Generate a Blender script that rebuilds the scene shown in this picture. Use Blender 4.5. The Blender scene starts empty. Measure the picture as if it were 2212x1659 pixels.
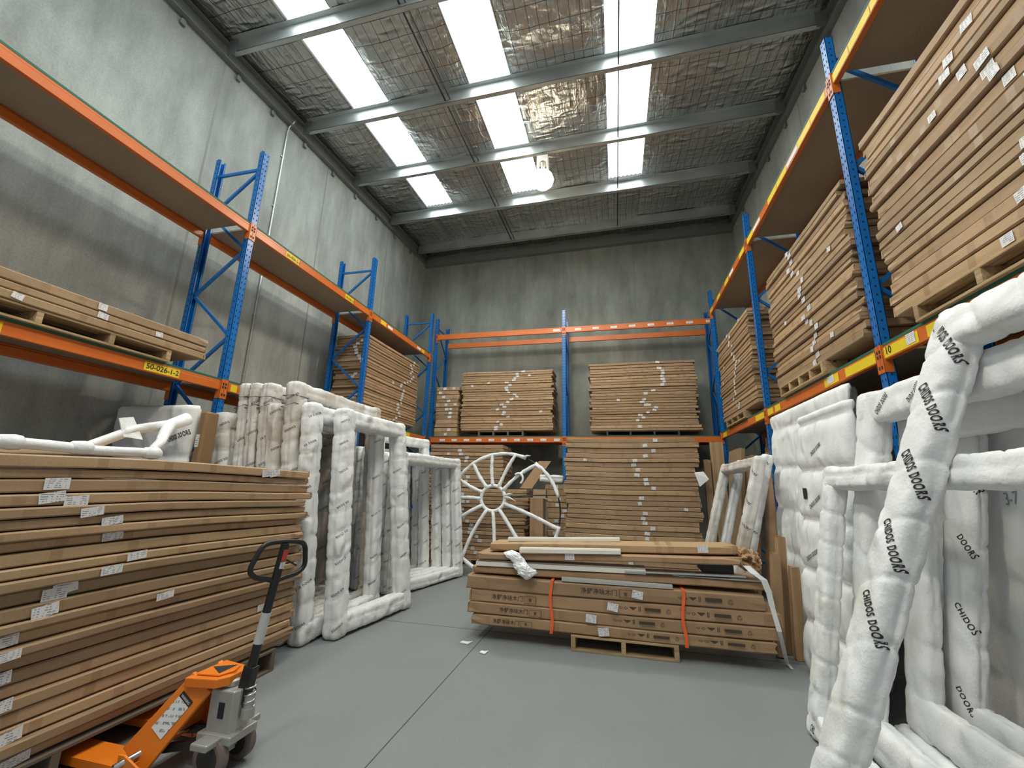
import bpy, math, random
from mathutils import Vector, Matrix, noise
from mathutils.bvhtree import BVHTree
random.seed(7)
S = bpy.context.scene
COL = S.collection
V = Vector

# ------------------------------------------------------------------ camera, world, exposure
FPX, CX, CY, CAMZ = 925.185, 1106.0, 829.5, 1.6
CR = V((0.97248204, 0.23177803, 0.02361388))
CU = V((0.0319181, -0.23294555, 0.97196585))
CF = V((-0.23078108, 0.94446562, 0.23393327))
cam_d = bpy.data.cameras.new('camera'); cam = bpy.data.objects.new('camera', cam_d); COL.objects.link(cam)
cam_d.sensor_fit = 'HORIZONTAL'; cam_d.sensor_width = 36.0; cam_d.lens = 36.0*FPX/2212
cam_d.clip_start = 0.05; cam_d.clip_end = 100
cam.matrix_world = Matrix(((CR.x, CU.x, -CF.x, 0), (CR.y, CU.y, -CF.y, 0), (CR.z, CU.z, -CF.z, CAMZ), (0, 0, 0, 1)))
S.camera = cam
S.view_settings.view_transform = 'Standard'; S.view_settings.look = 'None'
S.view_settings.gamma = 1.0; S.view_settings.use_curve_mapping = False
S.view_settings.exposure = 0.08
W = bpy.data.worlds.new('daylight'); S.world = W; W.use_nodes = True
bgn = W.node_tree.nodes['Background']; bgn.inputs[0].default_value = (0.92, 0.97, 1.0, 1); bgn.inputs[1].default_value = 0.36
SKYLIGHT_STRENGTH = 8.0
LAMP_WATTS = 330.0


def ray(px, py):
    return (CF + CR*((px-CX)/FPX) - CU*((py-CY)/FPX)).normalized()


def at(px, py, axis, val):
    d = ray(px, py); o = V((0, 0, CAMZ)); t = (val-o[axis])/d[axis]
    return o + d*t


# ------------------------------------------------------------------ materials
def mat(name, col, rough=0.6, metal=0.0, **kw):
    m = bpy.data.materials.new(name); m.use_nodes = True
    b = m.node_tree.nodes['Principled BSDF']
    b.inputs['Base Color'].default_value = (*col, 1); b.inputs['Roughness'].default_value = rough
    b.inputs['Metallic'].default_value = metal
    for k, v in kw.items():
        b.inputs[k.replace('_', ' ')].default_value = v
    return m


class NT:
    def __init__(s, m):
        s.t = m.node_tree; s.b = s.t.nodes['Principled BSDF']; s.tc = s.t.nodes.new('ShaderNodeTexCoord')

    def n(s, typ, **kw):
        x = s.t.nodes.new(typ)
        for k, v in kw.items():
            if k.startswith('i_'):
                x.inputs[k[2:].replace('_', ' ')].default_value = v
            else:
                setattr(x, k, v)
        return x

    def l(s, a, b):
        s.t.links.new(a, b)

    def mapped(s, scale=(1, 1, 1), src='Object'):
        mp = s.n('ShaderNodeMapping'); mp.inputs['Scale'].default_value = scale
        s.l(s.tc.outputs[src], mp.inputs[0]); return mp.outputs[0]

    def noise(s, vec, scale, detail=4, rough=0.5, dist=0.0):
        x = s.n('ShaderNodeTexNoise'); x.inputs['Scale'].default_value = scale; x.inputs['Detail'].default_value = detail
        x.inputs['Roughness'].default_value = rough; x.inputs['Distortion'].default_value = dist
        s.l(vec, x.inputs['Vector']); return x.outputs['Fac']

    def ramp(s, fac, stops):
        r = s.n('ShaderNodeValToRGB'); e = r.color_ramp.elements
        while len(e) < len(stops): e.new(0.5)
        for i, (p, c) in enumerate(stops):
            e[i].position = p; e[i].color = (*c, 1) if len(c) == 3 else c
        s.l(fac, r.inputs[0]); return r.outputs[0]

    def math(s, op, a, b=None, c=None):
        x = s.n('ShaderNodeMath', operation=op)
        for i, v in enumerate((a, b, c)):
            if v is None: continue
            if isinstance(v, (int, float)): x.inputs[i].default_value = v
            else: s.l(v, x.inputs[i])
        return x.outputs[0]

    def mix(s, fac, a, b, mode='MIX'):
        x = s.n('ShaderNodeMix', data_type='RGBA', blend_type=mode)
        for i, v in ((0, fac), (6, a), (7, b)):
            if isinstance(v, (int, float)): x.inputs[i].default_value = v
            elif isinstance(v, tuple): x.inputs[i].default_value = (*v, 1)
            else: s.l(v, x.inputs[i])
        return x.outputs[2]

    def bump(s, h, strength=0.3, dist=0.01):
        x = s.n('ShaderNodeBump'); x.inputs['Strength'].default_value = strength; x.inputs['Distance'].default_value = dist
        s.l(h, x.inputs['Height']); s.l(x.outputs[0], s.b.inputs['Normal'])

    def color(s, c): s.l(c, s.b.inputs['Base Color'])
    def rough(s, r): s.l(r, s.b.inputs['Roughness'])
    def rnd(s): return s.n('ShaderNodeObjectInfo').outputs['Random']

    def sep(s, vec):
        x = s.n('ShaderNodeSeparateXYZ'); s.l(vec, x.inputs[0]); return x.outputs


def make_concrete(name, lo, hi, streak=True):
    m = mat(name, lo, 0.85); t = NT(m)
    a = t.noise(t.mapped((.35, .35, .35)), 1.6, 6, .6, .6)
    c = t.ramp(a, [(.3, lo), (.52, tuple((x+y)/2 for x, y in zip(lo, hi))), (.75, hi)])
    f = t.noise(t.mapped((1, 1, .25)), 3.0, 5, .65)
    c = t.mix(.45, c, t.ramp(f, [(.3, (.25,)*3), (.7, (.75,)*3)]), 'OVERLAY')
    g = t.noise(t.mapped(), 45, 2); c = t.mix(.12, c, t.ramp(g, [(.3, (.1,)*3), (.7, (.9,)*3)]), 'OVERLAY')
    t.color(c); t.bump(t.noise(t.mapped(), 30, 5), .15, .01); return m


M = {}


def crinkle(t, scale, sc, det):
    x = t.n('ShaderNodeTexNoise'); x.noise_type = 'RIDGED_MULTIFRACTAL'; x.normalize = True
    x.inputs['Scale'].default_value = sc; x.inputs['Detail'].default_value = det; x.inputs['Roughness'].default_value = .55; x.inputs['Distortion'].default_value = .35
    t.l(t.mapped(scale), x.inputs['Vector']); return x.outputs['Fac']


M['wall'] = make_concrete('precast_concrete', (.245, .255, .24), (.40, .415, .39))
M['wall_back'] = make_concrete('precast_concrete_olive_dimmed', (.195, .20, .175), (.325, .335, .295))  # olive back wall, its tone darkened to stand for the dimmer light there
m = mat('sealed_floor', (.2, .21, .215), .5); t = NT(m)
a = t.noise(t.mapped((1, .6, 1)), 1.1, 6, .62, .5)
c = t.ramp(a, [(.2, (.192, .203, .207)), (.55, (.213, .225, .229)), (.85, (.235, .246, .249))])
b2 = t.noise(t.mapped((2, 9, 1)), 2.5, 4, .7); c = t.mix(t.ramp(b2, [(.62, (0,)*3), (.75, (.35,)*3)]), c, (.13, .14, .14))
g = t.noise(t.mapped(), 90, 2); c = t.mix(.10, c, t.ramp(g, [(.3, (.1,)*3), (.7, (.9,)*3)]), 'OVERLAY')
t.color(c); t.rough(t.ramp(a, [(.2, (.5,)*3), (.8, (.6,)*3)])); t.bump(g, .04, .003); M['floor'] = m
M['joint'] = mat('floor_joint', (.06, .065, .065), .8)
M['caulk'] = mat('joint_caulk', (.24, .245, .225), .8)


def make_card(name, base, bands=True):
    m = mat(name, base, .62); t = NT(m)
    r = t.rnd()
    hsv = t.n('ShaderNodeHueSaturation'); hsv.inputs['Color'].default_value = (*base, 1)
    t.l(t.math('MULTIPLY_ADD', r, .5, .75), hsv.inputs['Value'])
    r2 = t.math('FRACT', t.math('MULTIPLY', r, 17.3)); t.l(t.math('MULTIPLY_ADD', r2, .010, .496), hsv.inputs['Hue'])
    c = hsv.outputs[0]
    n1 = t.noise(t.mapped((1.2, 2, 2)), 1.6, 3, .5)
    c = t.mix(.16, c, t.ramp(n1, [(.3, (.3,)*3), (.7, (.72,)*3)]), 'OVERLAY')
    n2 = t.noise(t.mapped((3, 3, 3)), 40, 2); c = t.mix(.12, c, t.ramp(n2, [(.3, (.2,)*3), (.7, (.8,)*3)]), 'OVERLAY')
    x = t.sep(t.tc.outputs['Object'])[0]
    sh = t.math('ADD', x, t.math('MULTIPLY', r, 5.0))
    fr = t.math('FRACT', t.math('MULTIPLY', sh, 1.35))
    band = t.math('LESS_THAN', fr, .075)
    fr2 = t.math('FRACT', t.math('MULTIPLY_ADD', sh, .83, .37)); band2 = t.math('LESS_THAN', fr2, .05)
    bb = t.math('MAXIMUM', band, band2)
    c = t.mix(t.math('MULTIPLY', bb, .42), c, (.26, .155, .075))
    t.color(c)
    t.rough(t.math('MULTIPLY_ADD', bb, -.2, .66))
    t.bump(t.noise(t.mapped((1, 1.6, 1.6)), 7, 3, .5), .22, .012); return m


M['card'] = make_card('corrugated_cardboard', (.37, .240, .138))
M['card2'] = make_card('printed_cardboard', (.35, .217, .118))
m = mat('foam_wrap', (.74, .745, .735), .75); t = NT(m)
a = t.noise(t.mapped(), 1.3, 4, .6, .8); st = t.ramp(a, [(.55, (0,)*3), (.72, (1,)*3)])
c = t.mix(.2, (.84, .845, .85), t.ramp(t.noise(t.mapped((1, 1, .5)), 6, 5, .65), [(.3, (.45,)*3), (.7, (.95,)*3)]), 'MULTIPLY')
c = t.mix(t.math('MULTIPLY', st, .42), c, (.62, .62, .47))
cr = t.ramp(crinkle(t, (.7, .7, 1.1), 2.3, 4), [(.80, (0,)*3), (.90, (.55,)*3)]); c = t.mix(cr, c, (.36, .34, .30))  # grey-brown lines: tape edges, and crease shade put into the wrap colour
t.color(c); t.rough(t.math('MULTIPLY_ADD', st, -.42, .72))
h = crinkle(t, (1, 1, .7), 5.5, 5); hv = t.noise(t.mapped(), 60, 2)
t.bump(t.math('ADD', h, t.math('MULTIPLY', hv, .06)), 1.0, .045)
t.b.inputs['Subsurface Weight'].default_value = 0.0; M['foam'] = m
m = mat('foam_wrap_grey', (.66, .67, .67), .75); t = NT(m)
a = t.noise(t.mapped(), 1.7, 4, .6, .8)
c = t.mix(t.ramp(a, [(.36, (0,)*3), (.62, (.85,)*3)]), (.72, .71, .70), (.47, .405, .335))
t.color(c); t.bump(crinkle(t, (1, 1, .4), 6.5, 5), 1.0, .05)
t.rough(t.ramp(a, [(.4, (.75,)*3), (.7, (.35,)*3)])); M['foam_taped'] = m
M['ink'] = mat('black_ink', (.018, .018, .02), .7)
M['cardink'] = mat('carton_ink', (.06, .045, .03), .8)
M['pencil'] = mat('pencil_mark', (.3, .3, .31), .8)


def make_paint(name, col, chip, amt=.62, rough=.38):
    m = mat(name, col, rough); t = NT(m)
    a = t.noise(t.mapped((1, 1, .4)), 11, 6, .7, .5); k = t.ramp(a, [(amt, (0,)*3), (amt+.04, (.8,)*3)])
    d = t.noise(t.mapped(), 2.5, 3); c = t.mix(.25, col, t.ramp(d, [(.3, (.3,)*3), (.7, (.7,)*3)]), 'OVERLAY')
    t.color(t.mix(k, c, chip)); return m


M['blue'] = make_paint('blue_rack_paint', (.006, .14, .46), (.24, .42, .60), .66, .3)
M['orange'] = make_paint('orange_rack_paint', (.62, .145, .022), (.38, .15, .06), .68, .35)
M['hole'] = mat('punched_slot', (.01, .012, .02), .9)
m = mat('particle_board', (.30, .235, .165), .75); t = NT(m)
a = t.noise(t.mapped(), 120, 3); c = t.ramp(a, [(.3, (.27, .205, .14)), (.7, (.37, .29, .205))])
t.color(t.mix(.3, c, t.ramp(t.noise(t.mapped(), 1.5, 4), [(.3, (.35,)*3), (.7, (.65,)*3)]), 'OVERLAY')); M['board'] = m
M['green'] = mat('green_board_edge', (.01, .12, .075), .6)
M['yellow'] = mat('yellow_label', (.80, .58, .02), .5)
m = mat('white_sticker', (.72, .71, .72), .5); t = NT(m)
vx = t.sep(t.tc.outputs['Generated'])
ln = t.math('LESS_THAN', t.math('FRACT', t.math('MULTIPLY', vx[2], 6)), .42)
nz = t.math('GREATER_THAN', t.noise(t.mapped((90, 90, 30)), 1, 1), .5)
ed = t.math('MULTIPLY', t.math('LESS_THAN', t.math('ABSOLUTE', t.math('SUBTRACT', vx[2], .5)), .40), t.math('LESS_THAN', t.math('ABSOLUTE', t.math('SUBTRACT', vx[0], .5)), .42))
c = t.mix(t.math('MULTIPLY', t.math('MULTIPLY', ln, nz), t.math('MULTIPLY', ed, .75)), (.74, .73, .74), (.12, .11, .14)); t.color(c); M['label'] = m
M['paper'] = mat('white_paper', (.78, .78, .78), .7)
m = mat('pallet_timber', (.40, .27, .14), .8); t = NT(m)
a = t.noise(t.mapped((1.2, 14, 14)), 3, 5, .6); c = t.ramp(a, [(.25, (.22, .14, .07)), (.55, (.42, .29, .155)), (.8, (.55, .41, .24))])
hs = t.n('ShaderNodeHueSaturation'); t.l(c, hs.inputs['Color']); t.l(t.math('MULTIPLY_ADD', t.rnd(), .5, .72), hs.inputs['Value']); t.color(hs.outputs[0])
t.bump(a, .2, .005); M['wood'] = m
M['darkwood'] = mat('weathered_timber', (.13, .10, .075), .85)
M['galv'] = mat('galvanised_steel', (.50, .53, .53), .42, .75)
t = NT(M['galv']); a = t.noise(t.mapped((.5, 1, 1)), 3, 4); t.color(t.ramp(a, [(.3, (.40, .43, .43)), (.7, (.58, .61, .61))]))
M['darksteel'] = mat('black_rod', (.03, .032, .032), .6)
M['steel'] = mat('dark_grey_steel', (.20, .215, .21), .5, .2)
m = mat('reflective_foil', (.55, .54, .52), .28, 1.0); t = NT(m)
ob = t.mapped((1, 1, 1)); s3 = t.sep(ob)
gx = t.math('LESS_THAN', t.math('FRACT', t.math('MULTIPLY', s3[0], 1/.15)), .05)
gy = t.math('LESS_THAN', t.math('FRACT', t.math('MULTIPLY', s3[1], 1/.30)), .03)
grid = t.math('MAXIMUM', gx, gy)
a = t.noise(t.mapped((1, .6, 1)), .8, 2, .5); c = t.ramp(a, [(.3, (.52, .52, .51)), (.7, (.60, .60, .585))])
t.color(t.mix(t.math('MULTIPLY', grid, .85), c, (.03, .03, .03)))
wv = crinkle(t, (1.2, 3.2, 1), 2.6, 6); w2 = t.noise(t.mapped((7, 2, 2)), 1.4, 5, .6, .8)
t.bump(t.math('ADD', wv, t.math('MULTIPLY', w2, .8)), .8, .055); t.rough(t.math('MULTIPLY_ADD', a, .1, .24)); M['foil'] = m
m = mat('skylight_sheet', (.8, .85, .85), .6)
m.node_tree.nodes['Principled BSDF'].inputs['Emission Color'].default_value = (.90, 1.0, .985, 1)
m.node_tree.nodes['Principled BSDF'].inputs['Emission Strength'].default_value = SKYLIGHT_STRENGTH; M['sky'] = m
m = mat('lamp_globe', (1, .9, .75), .4)
m.node_tree.nodes['Principled BSDF'].inputs['Emission Color'].default_value = (1.0, .86, .62, 1)
m.node_tree.nodes['Principled BSDF'].inputs['Emission Strength'].default_value = 18.0; M['globe'] = m
M['black'] = mat('black_powder_coat', (.012, .012, .013), .38)
M['rubber'] = mat('dark_rubber', (.035, .028, .026), .6)
M['tyre'] = mat('brown_polyurethane', (.17, .13, .115), .55)
M['jackorange'] = make_paint('orange_jack_paint', (.78, .20, .012), (.45, .14, .03), .74, .42)
M['cast'] = mat('cast_silver', (.42, .41, .38), .45, .5)
M['chrome'] = mat('bright_steel', (.7, .7, .7), .18, 1.0)
M['silver'] = mat('silver_decal', (.55, .55, .54), .5)
M['red'] = mat('red_decal', (.55, .05, .04), .5)
M['whiteboard'] = mat('white_laminate', (.74, .71, .64), .5)
M['greyboard'] = mat('grey_laminate', (.40, .40, .38), .5)
M['strap'] = mat('orange_strap', (.85, .13, .03), .5)
m = mat('plastic_film', (.85, .86, .86), .25); t = NT(m); t.bump(crinkle(t, (1, 1, 1), 16, 4), .9, .02); m.node_tree.nodes['Principled BSDF'].inputs['Transmission Weight'].default_value = .15; M['film'] = m
M['clearwrap'] = mat('white_strap_film', (.66, .66, .66), .3)
M['tanwrap'] = mat('tan_packing_wrap', (.27, .165, .08), .28)
M['plasticpallet'] = mat('black_plastic', (.03, .03, .03), .6)


# ------------------------------------------------------------------ mesh helpers
class MB:
    def __init__(s): s.v = []; s.f = []; s.mi = []; s.cur = 0

    def face(s, idx): s.f.append(idx); s.mi.append(s.cur)

    def quad(s, a, b, c, d):
        n = len(s.v); s.v += [V(a), V(b), V(c), V(d)]; s.face((n, n+1, n+2, n+3))

    def hexa(s, p):
        n = len(s.v); s.v += [V(x) for x in p]
        for q in ((0, 3, 2, 1), (4, 5, 6, 7), (0, 1, 5, 4), (1, 2, 6, 5), (2, 3, 7, 6), (3, 0, 4, 7)): s.face(tuple(n+i for i in q))

    def box(s, x0, x1, y0, y1, z0, z1):
        s.hexa([(x0, y0, z0), (x1, y0, z0), (x1, y1, z0), (x0, y1, z0), (x0, y0, z1), (x1, y0, z1), (x1, y1, z1), (x0, y1, z1)])

    def bar(s, a, b, w, h, up=V((0, 0, 1))):
        a = V(a); b = V(b); d = (b-a).normalized(); up = V(up)
        if abs(d.dot(up)) > .98: up = V((0, 1, 0))
        x = d.cross(up).normalized()*(w/2); y = x.normalized().cross(d).normalized()*(h/2)
        s.hexa([a-x-y, a+x-y, a+x+y, a-x+y, b-x-y, b+x-y, b+x+y, b-x+y])

    def tube(s, pts, r, n=10, cap=True, closed=False):
        pts = [V(p) for p in pts]; rings = []; k = len(pts); prev = None
        for i, p in enumerate(pts):
            if closed: d = (pts[(i+1) % k]-pts[i-1]).normalized()
            else: d = (pts[min(i+1, k-1)]-pts[max(i-1, 0)]).normalized()
            if prev is None:
                ref = V((0, 0, 1)) if abs(d.z) < .9 else V((0, 1, 0)); x = d.cross(ref).normalized()
            else:
                x = (prev-d*prev.dot(d)).normalized()
            prev = x; y = d.cross(x); rr = r(i/(k-1 if not closed else k)) if callable(r) else r
            base = len(s.v)
            for j in range(n):
                a = 2*math.pi*j/n; s.v.append(p+x*(math.cos(a)*rr)+y*(math.sin(a)*rr))
            rings.append(base)
        for i in range(k if closed else k-1):
            A = rings[i]; B = rings[(i+1) % k]
            for j in range(n): s.face((A+j, A+(j+1) % n, B+(j+1) % n, B+j))
        if cap and not closed:
            s.face(tuple(rings[0]+j for j in reversed(range(n)))); s.face(tuple(rings[-1]+j for j in range(n)))

    def lathe(s, o, ax, prof, n=24):
        o = V(o); ax = V(ax).normalized(); x = ax.orthogonal().normalized(); y = ax.cross(x); rings = []
        for (h, r) in prof:
            rings.append(len(s.v))
            for j in range(n):
                a = 2*math.pi*j/n; s.v.append(o+ax*h+x*(r*math.cos(a))+y*(r*math.sin(a)))
        for A, B in zip(rings, rings[1:]):
            for j in range(n): s.face((A+j, A+(j+1) % n, B+(j+1) % n, B+j))
        s.face(tuple(rings[0]+j for j in reversed(range(n)))); s.face(tuple(rings[-1]+j for j in range(n)))

    def prism(s, poly, off):
        off = V(off); n = len(s.v); k = len(poly); s.v += [V(p) for p in poly]+[V(p)+off for p in poly]
        s.face(tuple(reversed(range(n, n+k)))); s.face(tuple(range(n+k, n+2*k)))
        for i in range(k): s.face((n+i, n+(i+1) % k, n+k+(i+1) % k, n+k+i))

    def build(s, name, mats, parent=None, smooth=False, bevel=0.0, mtx=None):
        if not isinstance(mats, (list, tuple)): mats = [mats]
        me = bpy.data.meshes.new(name)
        inv = parent.get('_inv') if False else None
        T = INV.get(parent.name) if parent is not None else None
        if mtx is not None: T = mtx.inverted()
        vs = [T @ p for p in s.v] if T is not None else s.v
        me.from_pydata([tuple(p) for p in vs], [], s.f)
        for m_ in mats: me.materials.append(m_)
        if len(mats) > 1: me.polygons.foreach_set('material_index', s.mi)
        if smooth: me.polygons.foreach_set('use_smooth', [True]*len(s.f))
        me.validate(); me.update()
        o = bpy.data.objects.new(name, me); COL.objects.link(o)
        if parent is not None:
            o.parent = parent; INV[o.name] = INV[parent.name]
        elif mtx is not None:
            o.matrix_world = mtx; INV[o.name] = mtx.inverted()
        else:
            INV[o.name] = Matrix.Identity(4)
        if bevel:
            b = o.modifiers.new('soft_edge', 'BEVEL'); b.width = bevel; b.segments = 2; b.limit_method = 'ANGLE'
        return o

    def bvh(s): return BVHTree.FromPolygons([tuple(p) for p in s.v], s.f)


INV = {}


def tag(o, label, cat, group=None):
    o['label'] = label; o['category'] = cat
    if group: o['group'] = group
    return o


def struct(o): o['kind'] = 'structure'; return o


def thing(name, label, cat, mtx, group=None):
    if not isinstance(mtx, Matrix): mtx = Matrix.Translation(V(mtx))
    o = bpy.data.objects.new(name, None); COL.objects.link(o); o.matrix_world = mtx
    o.empty_display_size = .1; INV[o.name] = mtx.inverted()
    return tag(o, label, cat, group)


TXT = {}


def text_geo(s, bold=0.0, shear=0.0):
    key = (s, bold, shear)
    if key in TXT: return TXT[key]
    cu = bpy.data.curves.new('t', 'FONT'); cu.body = s; cu.offset = bold; cu.resolution_u = 3; cu.shear = shear; cu.space_character = 1.18 if 'DOO' in s or 'CHI' in s else 1.0; cu.space_word = 1.3
    o = bpy.data.objects.new('t', cu); COL.objects.link(o)
    dg = bpy.context.evaluated_depsgraph_get(); dg.update()
    me = bpy.data.meshes.new_from_object(o.evaluated_get(dg))
    me_v = [v.co.copy() for v in me.vertices]; me_f = [tuple(p.vertices) for p in me.polygons]
    bpy.data.objects.remove(o); bpy.data.curves.remove(cu); bpy.data.meshes.remove(me)
    if me_v:
        x0 = min(v.x for v in me_v); x1 = max(v.x for v in me_v); y0 = min(v.y for v in me_v); y1 = max(v.y for v in me_v)
    else: x0 = x1 = y0 = y1 = 0
    TXT[key] = (me_v, me_f, x0, x1, y0, y1); return TXT[key]


def write(mb, s, P, U, Vv, width=None, height=None, bold=0.0, shear=0.0, bvh=None, lift=.0025):
    """lettering laid on the plane at P (lower left) along U, Vv; settles on the surface of bvh when given"""
    vs, fs, x0, x1, y0, y1 = text_geo(s, bold, shear)
    if not vs: return
    U = V(U).normalized(); Vv = V(Vv).normalized(); N = U.cross(Vv); P = V(P)
    sx = width/(x1-x0) if width else None; sy = height/(y1-y0) if height else None
    sx = sx or sy; sy = sy or sx
    base = len(mb.v); last = 0.0
    for v in vs:
        q = P+U*((v.x-x0)*sx)+Vv*((v.y-y0)*sy)
        if bvh:
            h = bvh.ray_cast(q+N*.25, -N, .5)
            if h[0] is not None: last = (h[0]-q).dot(N)
            q = q+N*(last+lift)
        mb.v.append(q)
    for f in fs: mb.face(tuple(base+i for i in f))


def add_text(parent, s, P, U, Vv, material, name='printed_lettering', **kw):
    mb = MB(); write(mb, s, P, U, Vv, **kw)
    if mb.f: return mb.build(name, material, parent)


# ------------------------------------------------------------------ room shell
XW0, XW1, YB, YF, ZW = -5.6, 3.2, 11.2, -2.2, 9.4


def purlin_z(x, y): return 7.895+.017*(x+5.6)+.064*(y-3.975)
def sheet_z(x, y): return purlin_z(x, y)+.235


mb = MB(); mb.box(XW0-.2, XW1+.2, YF, YB+.2, -.15, 0); struct(mb.build('floor', M['floor']))
mb = MB(); mb.box(-1.474, -1.466, YF, YB, -.002, .0012); mb.box(XW0, XW1, 5.196, 5.203, -.002, .0012); struct(mb.build('trim_1', M['joint']))
for nm, (a, b, c, d), js in (('wall_left', (XW0-.18, XW0, YF, YB+.18), (1.55, 4.02, 6.45, 8.9)), ('wall_right', (XW1, XW1+.18, YF, YB+.18), (1.5, 4.2, 6.9, 9.4))):
    mb = MB(); mb.box(a, b, c, d, 0, ZW); w = struct(mb.build(nm, M['wall']))
    for y in js:
        mb = MB(); x = XW0 if nm == 'wall_left' else XW1; s_ = 1 if nm == 'wall_left' else -1
        mb.box(min(x, x+s_*.002), max(x, x+s_*.002), y-.015, y+.015, 0, 8.1); mb.build('panel_joint', M['caulk'], w)
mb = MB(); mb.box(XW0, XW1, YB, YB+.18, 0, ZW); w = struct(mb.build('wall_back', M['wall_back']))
for x in (-2.44, .645):
    mb = MB(); mb.box(x-.012, x+.012, YB-.002, YB, 0, 8.2); mb.build('panel_joint', M['caulk'], w)
mb = MB()
for y in (7.16,):
    for x in (-4.6, -3.4, -2.6, -1.4, -.4, 1.3, 2.2):
        mb.lathe((x, YB-.004, y-.4), (0, 1, 0), [(0, .03), (.004, .03)], 10)
mb.build('lifting_socket', M['caulk'], w)

# foil ceiling between the skylight strips
SKY = [(-4.47, -3.76), (-2.24, -1.52), (.04, .77)]
YS = 8.74
bays = [(XW0, SKY[0][0], YF, YB), (SKY[0][1], SKY[1][0], YF, YB), (SKY[1][1], SKY[2][0], YF, YB), (SKY[2][1], XW1, YF, YB)] + [(a, b, YS, YB) for a, b in SKY]
mb = MB()
for (x0, x1, y0, y1) in bays:
    nx = max(4, int((x1-x0)/.16)); ny = int((y1-y0)/.14); base = len(mb.v)
    for j in range(ny+1):
        for i in range(nx+1):
            x = x0+(x1-x0)*i/nx; y = y0+(y1-y0)*j/ny
            ph = ((y-3.975)/1.64) % 1.0
            edge = min(1, 8*min(i/nx, 1-i/nx))
            sag = -.045*math.sin(math.pi*ph)**2*edge + .03*noise.noise(V((x*1.3, y*1.1, 1)))*edge + .014*noise.noise(V((x*4, y*3.0, 3)))*edge
            mb.v.append(V((x, y, sheet_z(x, y)+sag)))
    for j in range(ny):
        for i in range(nx):
            a = base+j*(nx+1)+i; mb.face((a, a+nx+1, a+nx+2, a+1))
struct(mb.build('ceiling', M['foil'], smooth=True))
for k, (x0, x1) in enumerate(SKY):
    mb = MB(); n = 16                                  # corrugated translucent roof sheet
    y0, y1 = YF, YS
    for i in range(n):
        xa = x0+(x1-x0)*i/n; xb = x0+(x1-x0)*(i+1)/n
        za = .03*(i % 2); zb = .03*((i+1) % 2)
        mb.quad((xa, y0, sheet_z(xa, y0)+.04+za), (xa, y1, sheet_z(xa, y1)+.04+za), (xb, y1, sheet_z(xb, y1)+.04+zb), (xb, y0, sheet_z(xb, y0)+.04+zb))
    struct(mb.build('window_%d' % (k+1), M['sky']))
# purlins (Z sections), wall channels, cleats, bridging rods
tn = 2
for y in (-.945, .695, 2.335, 3.975, 5.615, 7.215, 8.85, 10.5):
    mb = MB(); x0, x1 = XW0+.14, XW1-.14
    for (da, db, ea, eb) in ((0, .006, 0, .225), (0, .075, 0, .006), (-.075, 0, .22, .226), (.069, .075, 0, .022)):
        z0, z1 = purlin_z(x0, y), purlin_z(x1, y)
        mb.hexa([(x0, y+da, z0+ea), (x1, y+da, z1+ea), (x1, y+db, z1+ea), (x0, y+db, z0+ea), (x0, y+da, z0+eb), (x1, y+da, z1+eb), (x1, y+db, z1+eb), (x0, y+db, z0+eb)])
    p = struct(mb.build('trim_%d' % tn, M['galv'])); tn += 1
    for xx, s_ in ((x0, 1), (x1, -1)):
        mb = MB(); z = purlin_z(xx, y); mb.box(xx-.07, xx+.07, y-.014, y-.004, z-.05, z+.23); mb.build('cleat', M['steel'], p)
for nm, x, s_ in (('L', XW0, 1), ('R', XW1, -1)):
    mb = MB()
    ya, yb = YF, YB; za, zb = purlin_z(x, ya)-.10, purlin_z(x, yb)-.10
    def sl(xa, xb, ea, eb):
        xa, xb = sorted((x+s_*xa, x+s_*xb))
        mb.hexa([(xa, ya, za+ea), (xb, ya, za+ea), (xb, yb, zb+ea), (xa, yb, zb+ea), (xa, ya, za+eb), (xb, ya, za+eb), (xb, yb, zb+eb), (xa, yb, zb+eb)])
    sl(.001, .012, 0, .26); sl(.012, .10, 0, .012); sl(.012, .10, .248, .26)
    p = struct(mb.build('trim_%d' % tn, M['steel'])); tn += 1
    for y in (3.35, 4.25, 4.95, 5.75, 6.6, 7.4, 8.3, 9.2, 10.1):
        mb = MB(); z = purlin_z(x, y)-.10
        mb.box(*sorted((x+s_*.001, x+s_*.03)), y-.03, y+.03, z-.11, z); mb.box(*sorted((x+s_*.03, x+s_*.045)), y-.05, y+.02, z-.12, z-.05); mb.build('fixing_bracket', M['steel'], p)
mb = MB(); z0, z1 = purlin_z(XW0, YB)-.02, purlin_z(XW1, YB)-.02
mb.hexa([(XW0, YB-.14, z0-.16), (XW1, YB-.14, z1-.16), (XW1, YB-.001, z1-.16), (XW0, YB-.001, z0-.16), (XW0, YB-.14, z0+.02), (XW1, YB-.14, z1+.02), (XW1, YB-.001, z1+.02), (XW0, YB-.001, z0+.02)])
struct(mb.build('trim_%d' % tn, M['steel'])); tn += 1
for x, r in ((-2.69, .017), (-2.60, .010), (.235, .012)):
    mb = MB(); mb.tube([(x, y, purlin_z(x, y)+.06) for y in (YF, 2, 6, 10.9)], r, 8); struct(mb.build('trim_%d' % tn, M['darksteel'])); tn += 1
mb = MB()
mb.tube([(XW0+.12, 5.33, 7.98), (XW0+.10, 5.32, 7.93), (XW0+.03, 5.31, 7.84), (XW0+.02, 5.30, 7.70), (XW0+.02, 5.29, 5), (XW0+.02, 5.28, .3)], .016, 8)
o = tag(mb.build('electrical_conduit', M['galv'], smooth=True), 'thin grey conduit pipe running down the left concrete wall', 'pipe')
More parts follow.
